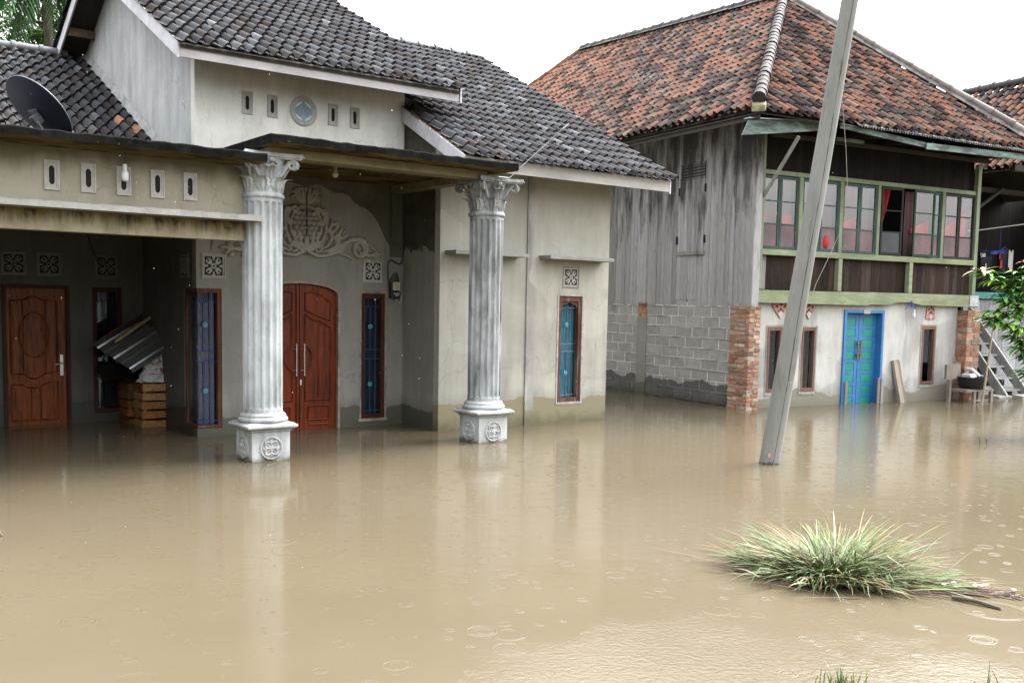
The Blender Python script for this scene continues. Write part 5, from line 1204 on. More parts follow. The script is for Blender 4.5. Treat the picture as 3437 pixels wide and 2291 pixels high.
    f = MB(); f.box(2.70, 2.86, .163, .169, 1.535, 1.605, j=.004); f.build('door_plate', M['plate'], H2)
    for a, b in ((2.317, 2.735), (2.745, 3.163)):
        m = MB(); m.box(a, b, .31, .335, Z0, 1.542); o = m.build('door_leaf', M['door_blue'], H2)
        m = MB(); x0, x1 = a+.07, b-.07
        m.box(a, x0, .298, .3095, Z0, 1.541); m.box(x1, b, .298, .3095, Z0, 1.541)
        for k in range(11): z = 1.495-.1955*k; m.box(x0, x1, .298, .3095, z-.022, z+.022 if k else 1.541)
        m.build('rail', M['door_blue'], o, bevel=.002)
        for k in range(10):
            z1, z0 = 1.495-.1955*k-.024, 1.495-.1955*(k+1)+.024
            m = MB(); m.box(x0+.004, x1-.004, .303, .3095, z0, z1); m.box(x0+.03, x1-.03, .299, .303, z0+.025, z1-.025); m.build('panel', M['door_teal'], o, bevel=.002)
        h = MB(); hx = b-.03 if a < 2.5 else a+.03
        h.tube([(hx, .265, .78), (hx, .265, 1.06)], .012, 8)
        for z in (.83, 1.01): h.tube([(hx, .30, z), (hx, .26, z)], .010, 6); h.tube([(hx, .265, z-.02), (hx, .265, z+.02)], .018, 8)
        for z in (.79, 1.05): h.tube([(hx, .265, z-.025), (hx, .265, z+.025)], .016, 8)
        h.build('pull_handle', M['brass'], o, smooth=1)
M['glass_clear'] = glass('window_glass_open', (.9, .9, .9), .0)
M['glass_dim'] = plain('window_glass_dim', (.05, .055, .06), .2, .2, 3)
M['red_soft'] = plain('reflection_red', (.62, .045, .06), .85, .25, 4)
M['frame_worn3'] = wood('frame_brown_weathered', (.20, .115, .085), (8, 8, 1), .3, .8, (.55, (.36, .33, .30), .7))
M['terra_pale'] = plain('vent_pale_glaze', (.60, .50, .48), .7, .15, 14)
M['brass'] = plain('brass_handle', (.36, .30, .20), .4, .35, 30, metal=.8)
right_openings()

def right_roof():
    w, L = .172, .235
    hA = Vector((CX-AX, CY-AY, 0)).normalized(); nside = Vector((-hA.y, hA.x, 0)); hB = Vector((BX-CX, BY-CY, 0)).normalized(); hE = Vector((EX-DX, EY-DY, 0)).normalized()
    slope = lambda v: .758+(.872-.758)*max(0, min(1, (v-CY)/(DY-CY)))
    q = 1/math.hypot(1, .80)
    def ps(a, b): v = -1.1+a; u = AX-.03+b*q; return (u, v, AZ+.03+(u-AX)*slope(v))
    P_L = [(1-t, h) for t, h in P_R[::-1]]
    def cs(i, j):
        c = c_red(i, j)
        if i > 52 and rnd.random() < .75: c = c_red(i, j) if rnd.random() < .3 else vary((.27, .14, .095), .8, 1.1)
        return c
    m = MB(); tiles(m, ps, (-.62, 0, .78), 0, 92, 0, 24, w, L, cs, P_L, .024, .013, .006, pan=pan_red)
    m.clip([((AX, AY, 0), nside), ((DX, DY, 0), (hE.y, -hE.x, 0) if (hE.y*(AX-DX)-hE.x*(AY-DY)) > 0 else (-hE.y, hE.x, 0)), ((CX, 0, 0), (-1, 0, 0))]); m.build('roof', M['tile_red'], H2)
    q2 = 1/math.hypot(1, .786)
    def pf(a, b): v = AY-.05+b*q2; return (AX-2.2+a, v, AZ+.0+(v-AY)*.786)
    def cf(i, j):
        if (i, j) in ((22, 9), (23, 9), (22, 10), (23, 10), (24, 9), (24, 10), (21, 10)): return (.32, .11, .085)
        if (i, j) in ((22, 8), (23, 8), (24, 8), (21, 12), (22, 11), (24, 11)): return (.09, .095, .085)
        return c_red(i, j)
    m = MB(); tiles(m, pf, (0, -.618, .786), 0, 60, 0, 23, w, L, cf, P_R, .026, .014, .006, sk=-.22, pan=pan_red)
    m.clip([((AX, AY, 0), -nside), ((CX, CY, 0), (hB.y, -hB.x, 0) if (hB.y*(AX-CX)-hB.x*(AY-CY)) > 0 else (-hB.y, hB.x, 0))]); m.build('roof', M['tile_red'], H2)
    # decks under the tiles, far slopes
    m = MB(); A, B, C, D, E, Fq = (AX, AY, AZ-.04), (BX, BY, AZ-.06), (CX, CY, CZ-.05), (DX, DY, DZ-.05), (EX, EY, AZ-.04), (BX, EY, AZ-.04)
    for f in ((A, B, C), (A, C, D, E), (C, B, Fq, D), (D, Fq, E)): m.add([Vector(p)-Vector((0, 0, .05)) for p in f]+[Vector(p) for p in f], [tuple(range(len(f))), tuple(range(2*len(f)-1, len(f)-1, -1))])
    m.build('roof_deck', M['deck'], H2)
    m = MB(); C, B, Fq, D = Vector((CX, CY, CZ)), Vector((BX, BY, AZ)), Vector((BX, EY, AZ)), Vector((DX, DY, DZ)); E = Vector((EX, EY, AZ))
    m.quad(C+Vector((0, 0, .02)), B, Fq, D+Vector((0, 0, .02)), (.22, .12, .09)); m.add([D+Vector((0, 0, .02)), Fq, E], [(0, 1, 2)], (.22, .12, .09)); m.build('far_slope', M['tile_red'], H2)
    m = MB(); Z = Vector((0, 0, .07)); A = Vector((AX-.03, AY-.03, AZ+.02)); ridge_cap(m, A+Z, C+Z, .095, .21, (.05, .043, .042), .02, 1.08); m.build('hip_cap', M['ridge_old'], H2, smooth=1)
    m = MB(); m.obox(A+Vector((.0, .0, -.02)), (.07, -.07, 0), (.05, .05, .04), (0, 0, .05)); m.build('hip_end_mortar', M['mortar_mossy'], H2, bevel=.02)
    m = MB(); Bc = B+Vector((0, 0, .05)); ridge_cap(m, Bc+Z, C+Z, .075, .42, (.17, .15, .14), .035, 1.1)
    ridge_cap(m, C+Z, D+Z, .075, .36, (.12, .115, .11), .05, 1.2); m.build('ridge_cap', M['ridge_old'], H2, smooth=1)
    m = MB()
    def skirt(a, b, side, n, h0, h1):
        a, b = Vector(a), Vector(b); s = Vector(side)
        for k in range(n): p = a+(b-a)*k/n; r = a+(b-a)*(k+1)/n; w0 = rnd.uniform(h0, h1); m.add([p+s*w0-Vector((0, 0, .02)), r+s*w0-Vector((0, 0, .02)), r+Vector((0, 0, .11)), p+Vector((0, 0, .11)), p-s*w0, r-s*w0], [(0, 1, 2, 3), (3, 2, 5, 4)])
    skirt(B+Vector((0, 0, .07)), C+Z*.9, (hB.y, -hB.x, 0), 20, .11, .16); skirt(C+Z*.9, D+Z*.9, (1, 0, 0), 24, .10, .15); m.build('ridge_mortar', M['mortar_stained'], H2)
    m = MB(); ridge_cap(m, D+Z, E+Z*.8, .075, .34, (.26, .12, .08), .0, 1.1); m.build('hip_cap', M['ridge_old'], H2, smooth=1)
    # eave boards
    m = MB(); m.bar((AX+.04, AY+.02, AZ-.11), (EX+.04, EY, AZ-.07), .05, .012); m.build('eave_board', M['deck'], H2)
    m = MB(); m.prism([(-.83, 4.075), (.25, 4.22), (.98, 4.335), (.98, 4.425), (.2, 4.385), (-.71, 4.30)], lambda a, b: (a, -.62, b), (0, .025, 0)); m.build('fascia_board', M['bluegreen'], H2, bevel=.003)
    m = MB(); m.prism([(-.74, 4.318), (.98, 4.43), (.98, 4.445), (-.74, 4.333)], lambda a, b: (a, -.66, b), (0, .12, 0)); m.build('eave_flashing', M['galv'], H2)
    m = MB(); m.prism([(.99, 4.335), (2.9, 4.215), (2.9, 4.30), (.99, 4.42)], lambda a, b: (a, -.745, b), (0, .025, 0)); m.build('fascia_board', M['bluegreen'], H2, bevel=.003)
    m = MB(); m.prism([(2.88, 4.185), (5.62, 4.225), (5.62, 4.325), (2.88, 4.285)], lambda a, b: (a, -.785, b), (0, .025, 0)); m.build('fascia_board', M['bluegreen'], H2, bevel=.003)
    m = MB(); n = 220
    m.grid(lambda a, b: (1.3+4.3*a, -.84+.30*b, 4.385-.04*(1-abs(2*a-1))*0+.016*math.sin(a*2*math.pi*72)+.20*b-.03*a), n*3, 1); m.build('eave_sheet', M['galv_dirty'], H2)
    # struts and rafters under the overhang
    m = MB(); m.bar((.28, .10, 3.33), (.27, -.62, 4.16), .022, .02); m.build('eave_strut', M['greywood'], H2)
    for u in (.9, 2.0, 3.1, 4.2, 5.2): m = MB(); m.bar((u, .2, 4.44), (u, -.72, 4.30), .035, .022); m.build('rafter', M['deck'], H2)
    m = MB(); m.box(.3, 5.5, -.05, .01, 4.25, 4.31); m.build('eave_beam', M['deck'], H2)
    m = MB(); m.box(1.4, 2.0, -.30, -.22, 4.26, 4.30); m.build('eave_lath', M['bluegreen'], H2)
M['mortar_mossy'] = plain('mortar_mossy', (.22, .22, .12), .9, .5, 9, fine=.3, bump=.5)
M['mortar_stained'] = plain('mortar_stained', (.11, .105, .095), .9, .6, 7, fine=.3, bump=.5)
right_roof()
bulb(FR, (3.86, .10, 1.67), .05, 'small white bulb on blue wire under the pale green beam', (M['white_plastic'], M['white_plastic']), r=.030)
m = MB(); m.tube([(3.60, .075, 1.62), (3.70, .07, 1.70), (3.76, .068, 1.78), (3.74, .07, 1.66), (3.80, .07, 1.71), (3.86, .07, 1.69), (3.85, .075, 1.63), (3.87, .08, 1.66)], .007, 5); m.top('blue_wire', M['blue_cloth'], 'tangled blue wire tied to the pale green beam above the bulb', 'wire', FR, (3.7, .07, 1.69))

# ------------------------------------------------------------------ neighbouring wooden house behind, at the right
H3 = thing('wooden_house', 'dark wooden house with open veranda and terracotta roof behind the stairs', 'house', FR, (8.0, 2.0, 0))
def third():
    u0, z0, s = 6.0, 4.24, .80; q = 1/math.hypot(1, s)
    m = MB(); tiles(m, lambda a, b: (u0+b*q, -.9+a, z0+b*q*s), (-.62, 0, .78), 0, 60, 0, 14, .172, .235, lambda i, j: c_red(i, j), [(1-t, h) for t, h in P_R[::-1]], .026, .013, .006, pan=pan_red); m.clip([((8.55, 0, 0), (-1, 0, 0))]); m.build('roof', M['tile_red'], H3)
    m = MB(); m.quad((u0, -.85, z0-.06), (8.55, -.85, z0+2.04-.06), (8.55, 9.4, z0+2.04-.06), (u0, 9.4, z0-.06)); m.quad((11.1, -.85, z0-.03), (8.55, -.85, z0+2.04-.03), (8.55, 9.4, z0+2.04-.03), (11.1, 9.4, z0-.03)); m.build('roof_deck', M['deck'], H3)
    m = MB(); ridge_cap(m, (8.55, -.9, z0+2.12), (8.55, 9.4, z0+2.12), .08, .34, (.10, .095, .09), .0, 1.2); m.build('ridge_cap', M['ridge_old'], H3, smooth=1)
    m = boards(lambda a, b, d: (a, 1.95+d, b), 5.56, 12., Z0, 1.86, .17, .025, [(.42, .43, .45), (.38, .39, .41), (.46, .47, .49)]); m.build('pale_board_wall', M['wall_gray'], H3)
    m = MB(); m.box(5.56, 12., 1.88, 2.0, 1.885, 2.02); m.build('veranda_beam', M['teal'], H3, bevel=.004)
    m = MB(); m.box(5.56, 12., 2.0, 6, 1.80, 1.87); m.build('veranda_floor', M['deck'], H3)
    m = boards(lambda a, b, d: (a, 3.6+d, b), 5.56, 12., 1.87, 4.6, .15, .025, [(.006, .005, .0045), (.009, .007, .006)]); m.build('dark_board_wall', M['board_dark'], H3)
    for q in ((12., 12.1, 1.95, 8, Z0, 4.4), (5.56, 12, 8, 8.1, Z0, 4.4), (5.53, 5.56, .4, 3.6, 1.87, 4.4)): m = MB(); m.box(*q); m.build('side_wall', M['deck'], H3)
    m = MB(); m.box(11.0, 11.1, 1.9, 2.0, 2.03, 4.09); m.build('veranda_post', M['purlin'], H3)
    for q in (-.45, 1.9): m = MB(); m.box(5.6, 11.2, q, q+.1, 4.1, 4.2); m.build('eave_beam', M['deck'], H3)
    m = MB(); m.bar((5.62, .6, 3.30), (8.6, 1.9, 4.2), .03, .025); m.build('brace', M['deck'], H3)
third()
m = MB(); m.tube([(5.62, 1.0, 3.12), (6.6, 1.0, 3.18), (8.05, 1.0, 3.38), (9.2, 1.0, 3.62)], .010, 5); m.top('clothesline', M['cable_white'], 'pale washing line crossing the dark veranda', 'line', FR, (5.62, 1.0, 3.12))
def garment(label, mat, u, v, z, w, h, sleeves=True, mats=None):
    t = thing('hanging_shirt', label, 'shirt', FR, (u, v, z-h), 'washing hung up in the dark veranda')
    m = MB(); half = lambda s: [(-.5, 0), (-.22, .05), (-.08, .03), (.08, .03), (.22, .05), (.5, 0), (.62, -.22), (.46, -.26), (.42, -.18), (.40, -1), (.1, -.96), (-.15, -1.02), (-.40, -.97), (-.42, -.18), (-.46, -.26), (-.62, -.22)]
    m.prism([(a*w, b*h if b < 0 else b*w) for a, b in half(1)], lambda a, b: (u+a, v+.03*math.sin(a*30), z+b), (0, .05, 0)); m.build('body', mat, t)
    m = MB(); m.tube([(u-.3*w, v+.02, z+.01), (u, v+.02, z+.06), (u+.3*w, v+.02, z+.01)], .008, 5); m.tube([(u, v+.02, z+.06), (u, v+.02, z+.11)], .006, 5); m.build('hanger', M['blue_cloth'], t)
    if mats:
        m = MB()
        for a, b, c, d in mats[1]: m.box(u+a*w, u+b*w, v-.012, v-.004, z+c*h, z+d*h, j=.006)
        m.build('trim', mats[0], t)
garment('dark shirt with a white shoulder patch on the washing line', M['navy_cloth'], 9.02, 2.5, 2.90, .38, .48, mats=(M['white_cloth'], [(-.58, -.14, -.20, -.03), (-.10, .02, -.92, -.5)]))
garment('dark shirt with red and white edges on the washing line', M['navy_cloth'], 9.58, 2.45, 2.98, .40, .50, mats=(M['red_cloth'], [(-.52, -.42, -.4, -.02), (-.42, -.28, -.82, -.45)]))
m = MB(); m.grid(lambda a, b: (9.66+.16*a, 2.42, 2.6+.36*b-.14*a*(1-b)+.03*math.sin(9*a)), 10, 6); m.top('hanging_towel', M['white_cloth'], 'small pale towel hanging at the right of the dark shirts', 'towel', FR, (9.70, 2.42, 2.6), group='washing hung up in the dark veranda')
m = MB(); m.grid(lambda a, b: (9.05+.42*a, 2.43-.02*math.sin(8*a), 2.86+.075*b+.04*a), 10, 3); m.top('hanging_cloth', M['blue_cloth'], 'bright blue cloth folded over between the dark shirts', 'cloth', FR, (9.2, 2.43, 2.86), group='washing hung up in the dark veranda')
m = MB(); m.tube([(9.38, 2.45, 2.98), (9.38, 2.45, 3.42)], .008, 5); m.top('blue_rope', M['blue_cloth'], 'straight blue rope from which the washing hangs', 'rope', FR, (9.38, 2.45, 2.98))

# stairs, bench, basin, sticks and planks
def stairs():
    t = thing('wooden_staircase', 'steep grey wooden stairs climbing to the veranda beside the brick pillar', 'staircase', FR, (6.72, .1, 0))
    zl = lambda v: .12+1.18*(v-.12)
    for u in (6.48, 7.15):
        m = MB(); m.prism([(-.06, zl(-.06)-.03), (1.50, zl(1.50)), (1.50, zl(1.5)-.26), (.16, zl(.16)-.26)], lambda a, b: (u, a, b), (.035, 0, 0)); m.build('stringer', M['greywood'], t, bevel=.004)
        m = MB(); m.bar((u+.0175, -.06, zl(-.06)+.0), (u+.0175, 1.50, zl(1.5)+.012), .012, .0185); m.build('stringer_edge', M['whitewood'], t)
    for k in range(7): z = .24+.215*k; v = (z-.12)/1.18+.12; m = MB(); m.box(6.516, 7.149, v+.0, v+.17, z-.14, z-.10, j=.003); m.build('tread', M['greywood'], t); m = MB(); m.box(6.52, 7.145, v+.175, v+.195, z-.28, z-.10); m.build('tread_shadow', M['deck'], t)  # dark boards under the open treads stand in for the shadow there
    m = MB(); m.box(6.45, 7.3, -.30, -.08, -.5, .07, j=.01); m.box(6.2, 6.6, .0, .35, -.5, .05, j=.02); m.build('foot_block', M['conc'], t, bevel=.01)
M['greywood2'] = wood('grey_timber_dark', (.20, .19, .18), (3, 3, 1), .25, .85, (.55, (.08, .08, .075), .6))
stairs()
def bench():
    t = thing('low_bench', 'low dark wooden bench standing in the water beside the brick pillar', 'bench', FR, (5.03, -.3, 0))
    m = MB(); m.box(4.68, 5.42, -.42, -.10, .19, .235, j=.004); m.build('seat', M['oldwood'], t)
    m = MB(); m.box(4.55, 4.92, -.10, -.06, .40, .66, j=.006); m.build('backrest', M['oldwood'], t)
    for u, v in ((4.555, -.17), (4.90, -.42), (5.36, -.42), (5.36, -.16)): m = MB(); m.box(u, u+.055, v, v+.055, -.5, (.19 if u > 4.6 else .40), j=.003); m.build('leg', M['oldwood'], t)
    m = MB(); m.box(4.96, 5.355, -.40, -.36, .02, .05); m.build('stretcher', M['oldwood'], t)
bench()
m = MB(); m.lathe((5.06, -.25, .237), [(.19, 0), (.215, .02), (.25, .195), (.268, .20), (.268, .21), (.24, .21), (.20, .03), (.02, .02)], 32); m.top('black_basin', M['black_plastic'], 'wide black plastic basin on the low bench', 'basin', FR, (5.06, -.25, .237), smooth=1)
m = MB(); m.obox((4.98, -.25, .475), (.12, .02, .02), (-.01, .08, 0), (-.012, 0, .04)); m.obox((5.04, -.27, .535), (.12, 0, -.07), (0, .06, 0), (.012, 0, .02)); m.top('white_tub', M['white_plastic'], 'white plastic container tilted inside the black basin', 'tub', FR, (4.98, -.25, .44), bevel=.01)
def stick(name, label, cat, fr, a, b, r0, r1, mat, n=7, wob=.004, group=None):
    m = MB(); a, b = Vector(a), Vector(b); m.tube([a+(b-a)*k/6+Vector((rnd.uniform(-wob, wob), rnd.uniform(-wob, wob), 0)) for k in range(7)], [r0+(r1-r0)*k/6 for k in range(7)], n); return m.top(name, mat, label, cat, fr, tuple(a), group=group, smooth=1)
stick('bamboo_pole', 'thin straight bamboo stick standing in the water before the stairs', 'stick', FR, (4.69, -.69, -.4), (4.95, -.70, 1.60), .022, .012, M['bamboo'])
def plank_obj(label, a, b, w, t, mat, group=None, up=(0, -1, 0)):
    m = MB(); m.bar(a, b, w, t, up); return m.top('plank', mat, label, 'plank', FR, (a[0], a[1], 0), group=group, bevel=.004)
M['paleplank'] = wood('plank_pale', (.42, .36, .29), (6, 6, .7), .2, .85, (.62, (.12, .08, .06), .7))
plank_obj('pale front plank of the pair leaning at the wall right of the blue door', (3.66, .02, -.3), (3.50, .17, .735), .045, .028, M['paleplank'], up=(1, 0, 0))
plank_obj('dark rear plank of the pair leaning at the wall right of the blue door', (3.765, .06, -.3), (3.59, .185, .735), .035, .028, M['oldwood'], up=(1, 0, 0))
M_up = (1, 0, 0)
plank_obj('short grey board standing against the left jamb of the blue door', (2.345, .15, -.3), (2.345, .155, .385), .032, .012, M['oldwood'], up=M_up)
plank_obj('short grey board at the right jamb of the blue door, inner one', (3.11, .14, -.3), (3.125, .15, .44), .03, .012, M['oldwood'], up=M_up)
plank_obj('short grey board at the right jamb of the blue door, outer one', (3.19, .13, -.3), (3.20, .14, .42), .03, .012, M['greywood'], up=M_up)
# ------------------------------------------------------------------ flood water and ground
def water():
    t = NT('muddy_flood_water'); g = t.n('ShaderNodeNewGeometry').outputs['Position']
    n = lambda sc, d, st=(1, 1, 1), off=(0, 0, 0): t.noise(sc, d, .55, st, vec=g, off=off)
    c = t.mix(t.ramp(n(.22, 4), .35, .65), (.102, .084, .053), (.124, .103, .068))
    # gentle ripples, then rain rings: each cell of a Voronoi grid holds one spreading ring
    h = t.math('MULTIPLY', n(1.6, 2, (1, 1.6, 1)), .55)
    h = t.math('ADD', h, t.math('MULTIPLY', n(11, 3, (1, 1.8, 1), (5, 3, 0)), .07))
    dv = t.n('ShaderNodeVectorMath', operation='DISTANCE'); t.l(g, dv.inputs[0]); dv.inputs[1].default_value = (1.1, 3.4, 0)
    patch = t.math('ADD', t.ramp(n(.55, 2, (1, 1, 1), (3, 8, 0)), .50, .68, 0, .5), t.ramp(t.math('ADD', dv.outputs['Value'], t.ramp(n(1.6, 3), .3, .7, -.5, .5)), 1.0, 2.0, 7, 0))
    h = t.math('ADD', h, t.math('MULTIPLY', t.math('MULTIPLY', n(30, 3, (1, 1.2, 1)), .12), patch))
    def rings(scale, amp, width, freq, off, keep):
        nonlocal h
        mp = t.n('ShaderNodeMapping'); t.l(g, mp.inputs[0]); mp.inputs['Location'].default_value = off
        v = t.n('ShaderNodeTexVoronoi', voronoi_dimensions='2D', feature='F1'); t.l(mp.outputs[0], v.inputs['Vector']); v.inputs['Scale'].default_value = scale; v.inputs['Randomness'].default_value = 1
        sp = t.n('ShaderNodeSeparateColor'); t.l(v.outputs['Color'], sp.inputs[0])
        rad = t.math('MULTIPLY', sp.outputs[0], .40); d = t.math('SUBTRACT', v.outputs['Distance'], rad)
        env = t.math('MULTIPLY', t.ramp(t.math('ABSOLUTE', d), 0, width, 1, 0), t.ramp(rad, .02, .40, 1, .25))
        env = t.math('MULTIPLY', env, t.math('GREATER_THAN', sp.outputs[1], keep)); env = t.math('MULTIPLY', env, t.math('LESS_THAN', v.outputs['Distance'], .46))
        h = t.math('ADD', h, t.math('MULTIPLY', t.math('MULTIPLY', t.math('SINE', t.math('MULTIPLY', d, freq)), env), amp))
    rings(9, .30, .11, 55, (0, 0, 0), .80); rings(4.5, .35, .07, 90, (3.3, 1.7, 0), .86); rings(2.0, .28, .05, 150, (1.3, 7.7, 0), .92)
    b = t.n('ShaderNodeBump'); t.l(h, b.inputs['Height']); b.inputs['Strength'].default_value = .5; b.inputs['Distance'].default_value = .010
    t.l(b.outputs[0], t.b.inputs['Normal']); t.b.inputs['IOR'].default_value = 1.333
    m = t.fin(c, .11)
    w = MB(); w.quad((-400, -250, 0), (400, -250, 0), (400, 600, 0), (-400, 600, 0)); tag(w.build('water', m, None, off=(0, 0, 0)), kind='structure')
    w = MB(); w.quad((-400, -250, -.9), (400, -250, -.9), (400, 600, -.9), (-400, 600, -.9)); tag(w.build('ground', M['mud'], None, off=(0, 0, 0)), kind='structure')
M['mud'] = plain('mud', (.12, .09, .05), .9, .2, 2)
water()

# ------------------------------------------------------------------ leaning pole, its wire
def pole():
    t = thing('utility_pole', 'leaning grey concrete utility pole with a long crack, standing in the flood', 'utility pole', FW, (2.69, 10.25, 0))
    a, b = Vector((2.60, 10.28, -.7)), Vector((3.69, 9.93, 8.4)); n = 24; m = MB(); N = 32; d = (b-a).normalized(); ca = math.atan2(-1, -.10)
    u = d.cross(Vector((0, 1, 0))).normalized(); w = u.cross(d)
    for i in range(n+1):
        p = a+(b-a)*i/n; r = .108-.045*i/n
        for k in range(N): th = 2*math.pi*k/N; rr = r*(1+.008*math.sin(3*th+i*.6)); m.v.append(tuple(p+(u*math.cos(th)+w*math.sin(th))*rr))
    for i in range(n):
        for k in range(N): q = i*N+k; q2 = i*N+(k+1) % N; m.f.append([q, q2, q2+N, q+N]); m.c.append(None)
    m.f.append(list(range(N))[::-1]); m.c.append(None); m.f.append([n*N+k for k in range(N)]); m.c.append(None)
    m.build('shaft', M['pole'], t, smooth=1)
    m = MB(); pts = []
    for i in range(130):
        f = i/129; p = a+(b-a)*f; r = .108-.045*f; e = -math.pi/2-.12+.05*math.sin(i*.22)+rnd.uniform(-.022, .022); pts.append(p+(u*math.cos(e)+w*math.sin(e))*(r-.0015))
    m.tube(pts, [rnd.choice((.0025, .0035, .005)) for _ in pts], 5); m.build('crack', M['crack'], t)
    e = -math.pi/2+.42; f = .087; p = a+(b-a)*f+(u*math.cos(e)+w*math.sin(e))*.104; m = MB(); m.obox(p, (.012, 0, 0), (0, .006, 0), (.003, 0, .022)); m.build('pink_tag', M['pink'], t, bevel=.004)
pole()
m = MB(); m.tube([(.50, -1.2, 4.75), (.53, -1.2, 4.56), (.64, -1.2, 3.95), (.70, -1.2, 3.45), (.69, -1.2, 3.1), (.655, -1.2, 2.83), (.42, -1.2, 2.40), (.17, -1.2, 1.976), (.0, -1.25, 1.70)], .005, 5)
m.top('pole_wire', M['oldwood'], 'slack thin wire looping down beside the leaning pole', 'wire', FR, (.5, -1.2, 1.7))

# ------------------------------------------------------------------ plants
def blade(m, base, az, L, lean, droop, w, col, col2, n=6, twist=0.):
    p = Vector(base); d = Vector((math.cos(az), math.sin(az), 0)); s = Vector((-d.y, d.x, 0)); k0 = len(m.v); th = lean; kn = rnd.randint(2, n-1) if rnd.random() < .3 else -1; kink = rnd.uniform(.4, 1.3)
    for i in range(n+1):
        f = i/n; ww = w*(1-f**2.2)*(.6+.4*min(1, f*4)); tw = s*math.cos(twist*f)+Vector((0, 0, 1))*math.sin(twist*f)
        m.v += [tuple(p-tw*ww), tuple(p+tw*ww)]
        p = p+(d*math.sin(th)+Vector((0, 0, math.cos(th))))*(L/n); th += droop/n*(.4+1.2*f)+(kink if i == kn else 0)
        if p.z < .008: p.z = .008+rnd.uniform(0, .012)
    for i in range(n): a = k0+2*i; m.f.append([a, a+1, a+3, a+2]); m.c.append(tuple(x+(y-x)*i/n for x, y in zip(col, col2)))
GR = [(.10, .18, .05), (.085, .16, .045), (.12, .19, .08), (.15, .19, .075), (.18, .17, .10), (.065, .125, .03), (.15, .10, .055), (.12, .18, .10), (.24, .27, .18)]
def grass_clump():
    t = thing('grass_clump', 'big drooping clump of lemongrass like grass rising from the muddy flood', 'grass clump', FW, (1.98, 5.9, 0))
    m = MB(); sg = lambda: vary(rnd.choice(GR), .7, 1.15)
    def put(cx, cy, k, L0, L1, lean0, lean1, droop0, droop1, sx=.12, sy=.10, azf=None, w=.0062):
        for _ in range(k):
            az = rnd.uniform(0, 2*math.pi) if azf is None else rnd.gauss(*azf); c = sg(); c2 = (.26, .19, .09) if rnd.random() < .3 else tuple(x*1.12 for x in c)
            blade(m, (cx+rnd.gauss(0, sx), cy+rnd.gauss(0, sy), -.02), az, rnd.uniform(L0, L1), rnd.uniform(lean0, lean1), rnd.uniform(droop0, droop1), w*rnd.uniform(.6, 1.35), c, c2, 7, rnd.uniform(-1, 1))
    for _ in range(1350):                     # a mound pressed flat by the current, radiating from its root
        az = rnd.uniform(-math.pi, math.pi); k = .78+.34*abs(math.cos(az))**2+(.25 if math.sin(az) > .3 else 0); c = sg(); c2 = (.26, .19, .09) if rnd.random() < .35 else tuple(x*1.1 for x in c)
        rr = abs(rnd.gauss(0, .15)); b = (1.97+rr*math.cos(az)*1.2, 5.96+rr*math.sin(az), -.015); blade(m, b, az+rnd.gauss(0, .28), rnd.uniform(.24, .50)*k, rnd.uniform(.80, 1.38), rnd.uniform(.35, 1.0), .0060*rnd.uniform(.5, 1.35), c, c2, 7, rnd.uniform(-1, 1))
    put(1.97, 5.94, 150, .22, .42, .25, .9, .6, 1.6, .10, .08, w=.005); put(1.96, 5.93, 16, .42, .62, .05, .6, .6, 1.7, .05, .05, w=.0026)
    put(2.22, 5.80, 150, .25, .42, 1.2, 1.5, .1, .4, .14, .08, (-.5, .3)); put(1.68, 6.12, 150, .2, .36, 1.15, 1.45, .2, .5, .09, .09, (2.8, .35)); put(1.95, 5.80, 150, .3, .46, .9, 1.3, .35, .8, .12, .05, (-1.4, .5), w=.007)
    m.build('blades', M['straw'], t)
    m = MB()
    for _ in range(420):
        az = rnd.choice((rnd.gauss(-.45, .25), rnd.gauss(2.7, .4))); b = (rnd.gauss(2.32, .18), rnd.gauss(5.74, .10), .004) if az < 1 else (rnd.gauss(2.0, .28), rnd.gauss(5.98, .18), .004)
        c = rnd.choice(((.10, .055, .04), (.16, .10, .07), (.07, .05, .035), (.24, .17, .11))); blade(m, b, az, rnd.uniform(.15, .5), 1.5, .05, .003, c, c, 4)
    m.build('dead_blades', M['straw'], t)
grass_clump()
def debris(name, label, cx, cy, rx, ry, az, k, base):
    m = MB()
    for _ in range(k):
        r = math.sqrt(rnd.random()); a = rnd.uniform(0, 6.28); x, y = r*math.cos(a)*rx, r*math.sin(a)*ry; X = cx+x*math.cos(az)-y*math.sin(az); Y = cy+x*math.sin(az)+y*math.cos(az)
        c = rnd.choice(((.07, .05, .04), (.11, .075, .05), (.16, .11, .08), (.05, .04, .03), (.24, .18, .12))); z = .002+.02*(1-r)+rnd.uniform(0, .008)
        l = rnd.uniform(.015, .10); b = az+rnd.gauss(0, .35); m.obox((X, Y, z), (l*math.cos(b), l*math.sin(b), rnd.uniform(-.004, .004)), (-.003*math.sin(b), .003*math.cos(b), 0), (0, 0, .002), c)
    for _ in range(k//40): m.obox((cx+rnd.gauss(0, rx*.4), cy+rnd.gauss(0, ry*.4), .03), (.010, .004, 0), (-.003, .008, 0), (0, 0, .004), rnd.choice(((.75, .72, .66), (.5, .3, .15), (.8, .8, .78))))
    return m.top(name, M['straw'], label, 'debris', FW, base)
debris('floating_debris', 'mat of dead stalks and litter floating at the right end of the grass clump', 2.62, 5.66, .28, .09, -.45, 520, (2.62, 5.66, 0))
debris('floating_debris', 'small dark raft of dead stalks floating left in front of the grass clump', 1.60, 5.86, .17, .05, -.5, 160, (1.6, 5.86, 0))
m = MB(); m.tube([(2.48, 5.46, .012), (2.57, 5.38, .018), (2.66, 5.28, .008), (2.67, 5.26, -.01)], [.012, .013, .009, .004], 6); m.top('dead_branch', M['bark'], 'dark wet branch tip poking out beyond the floating debris', 'branch', FW, (2.6, 5.36, 0))
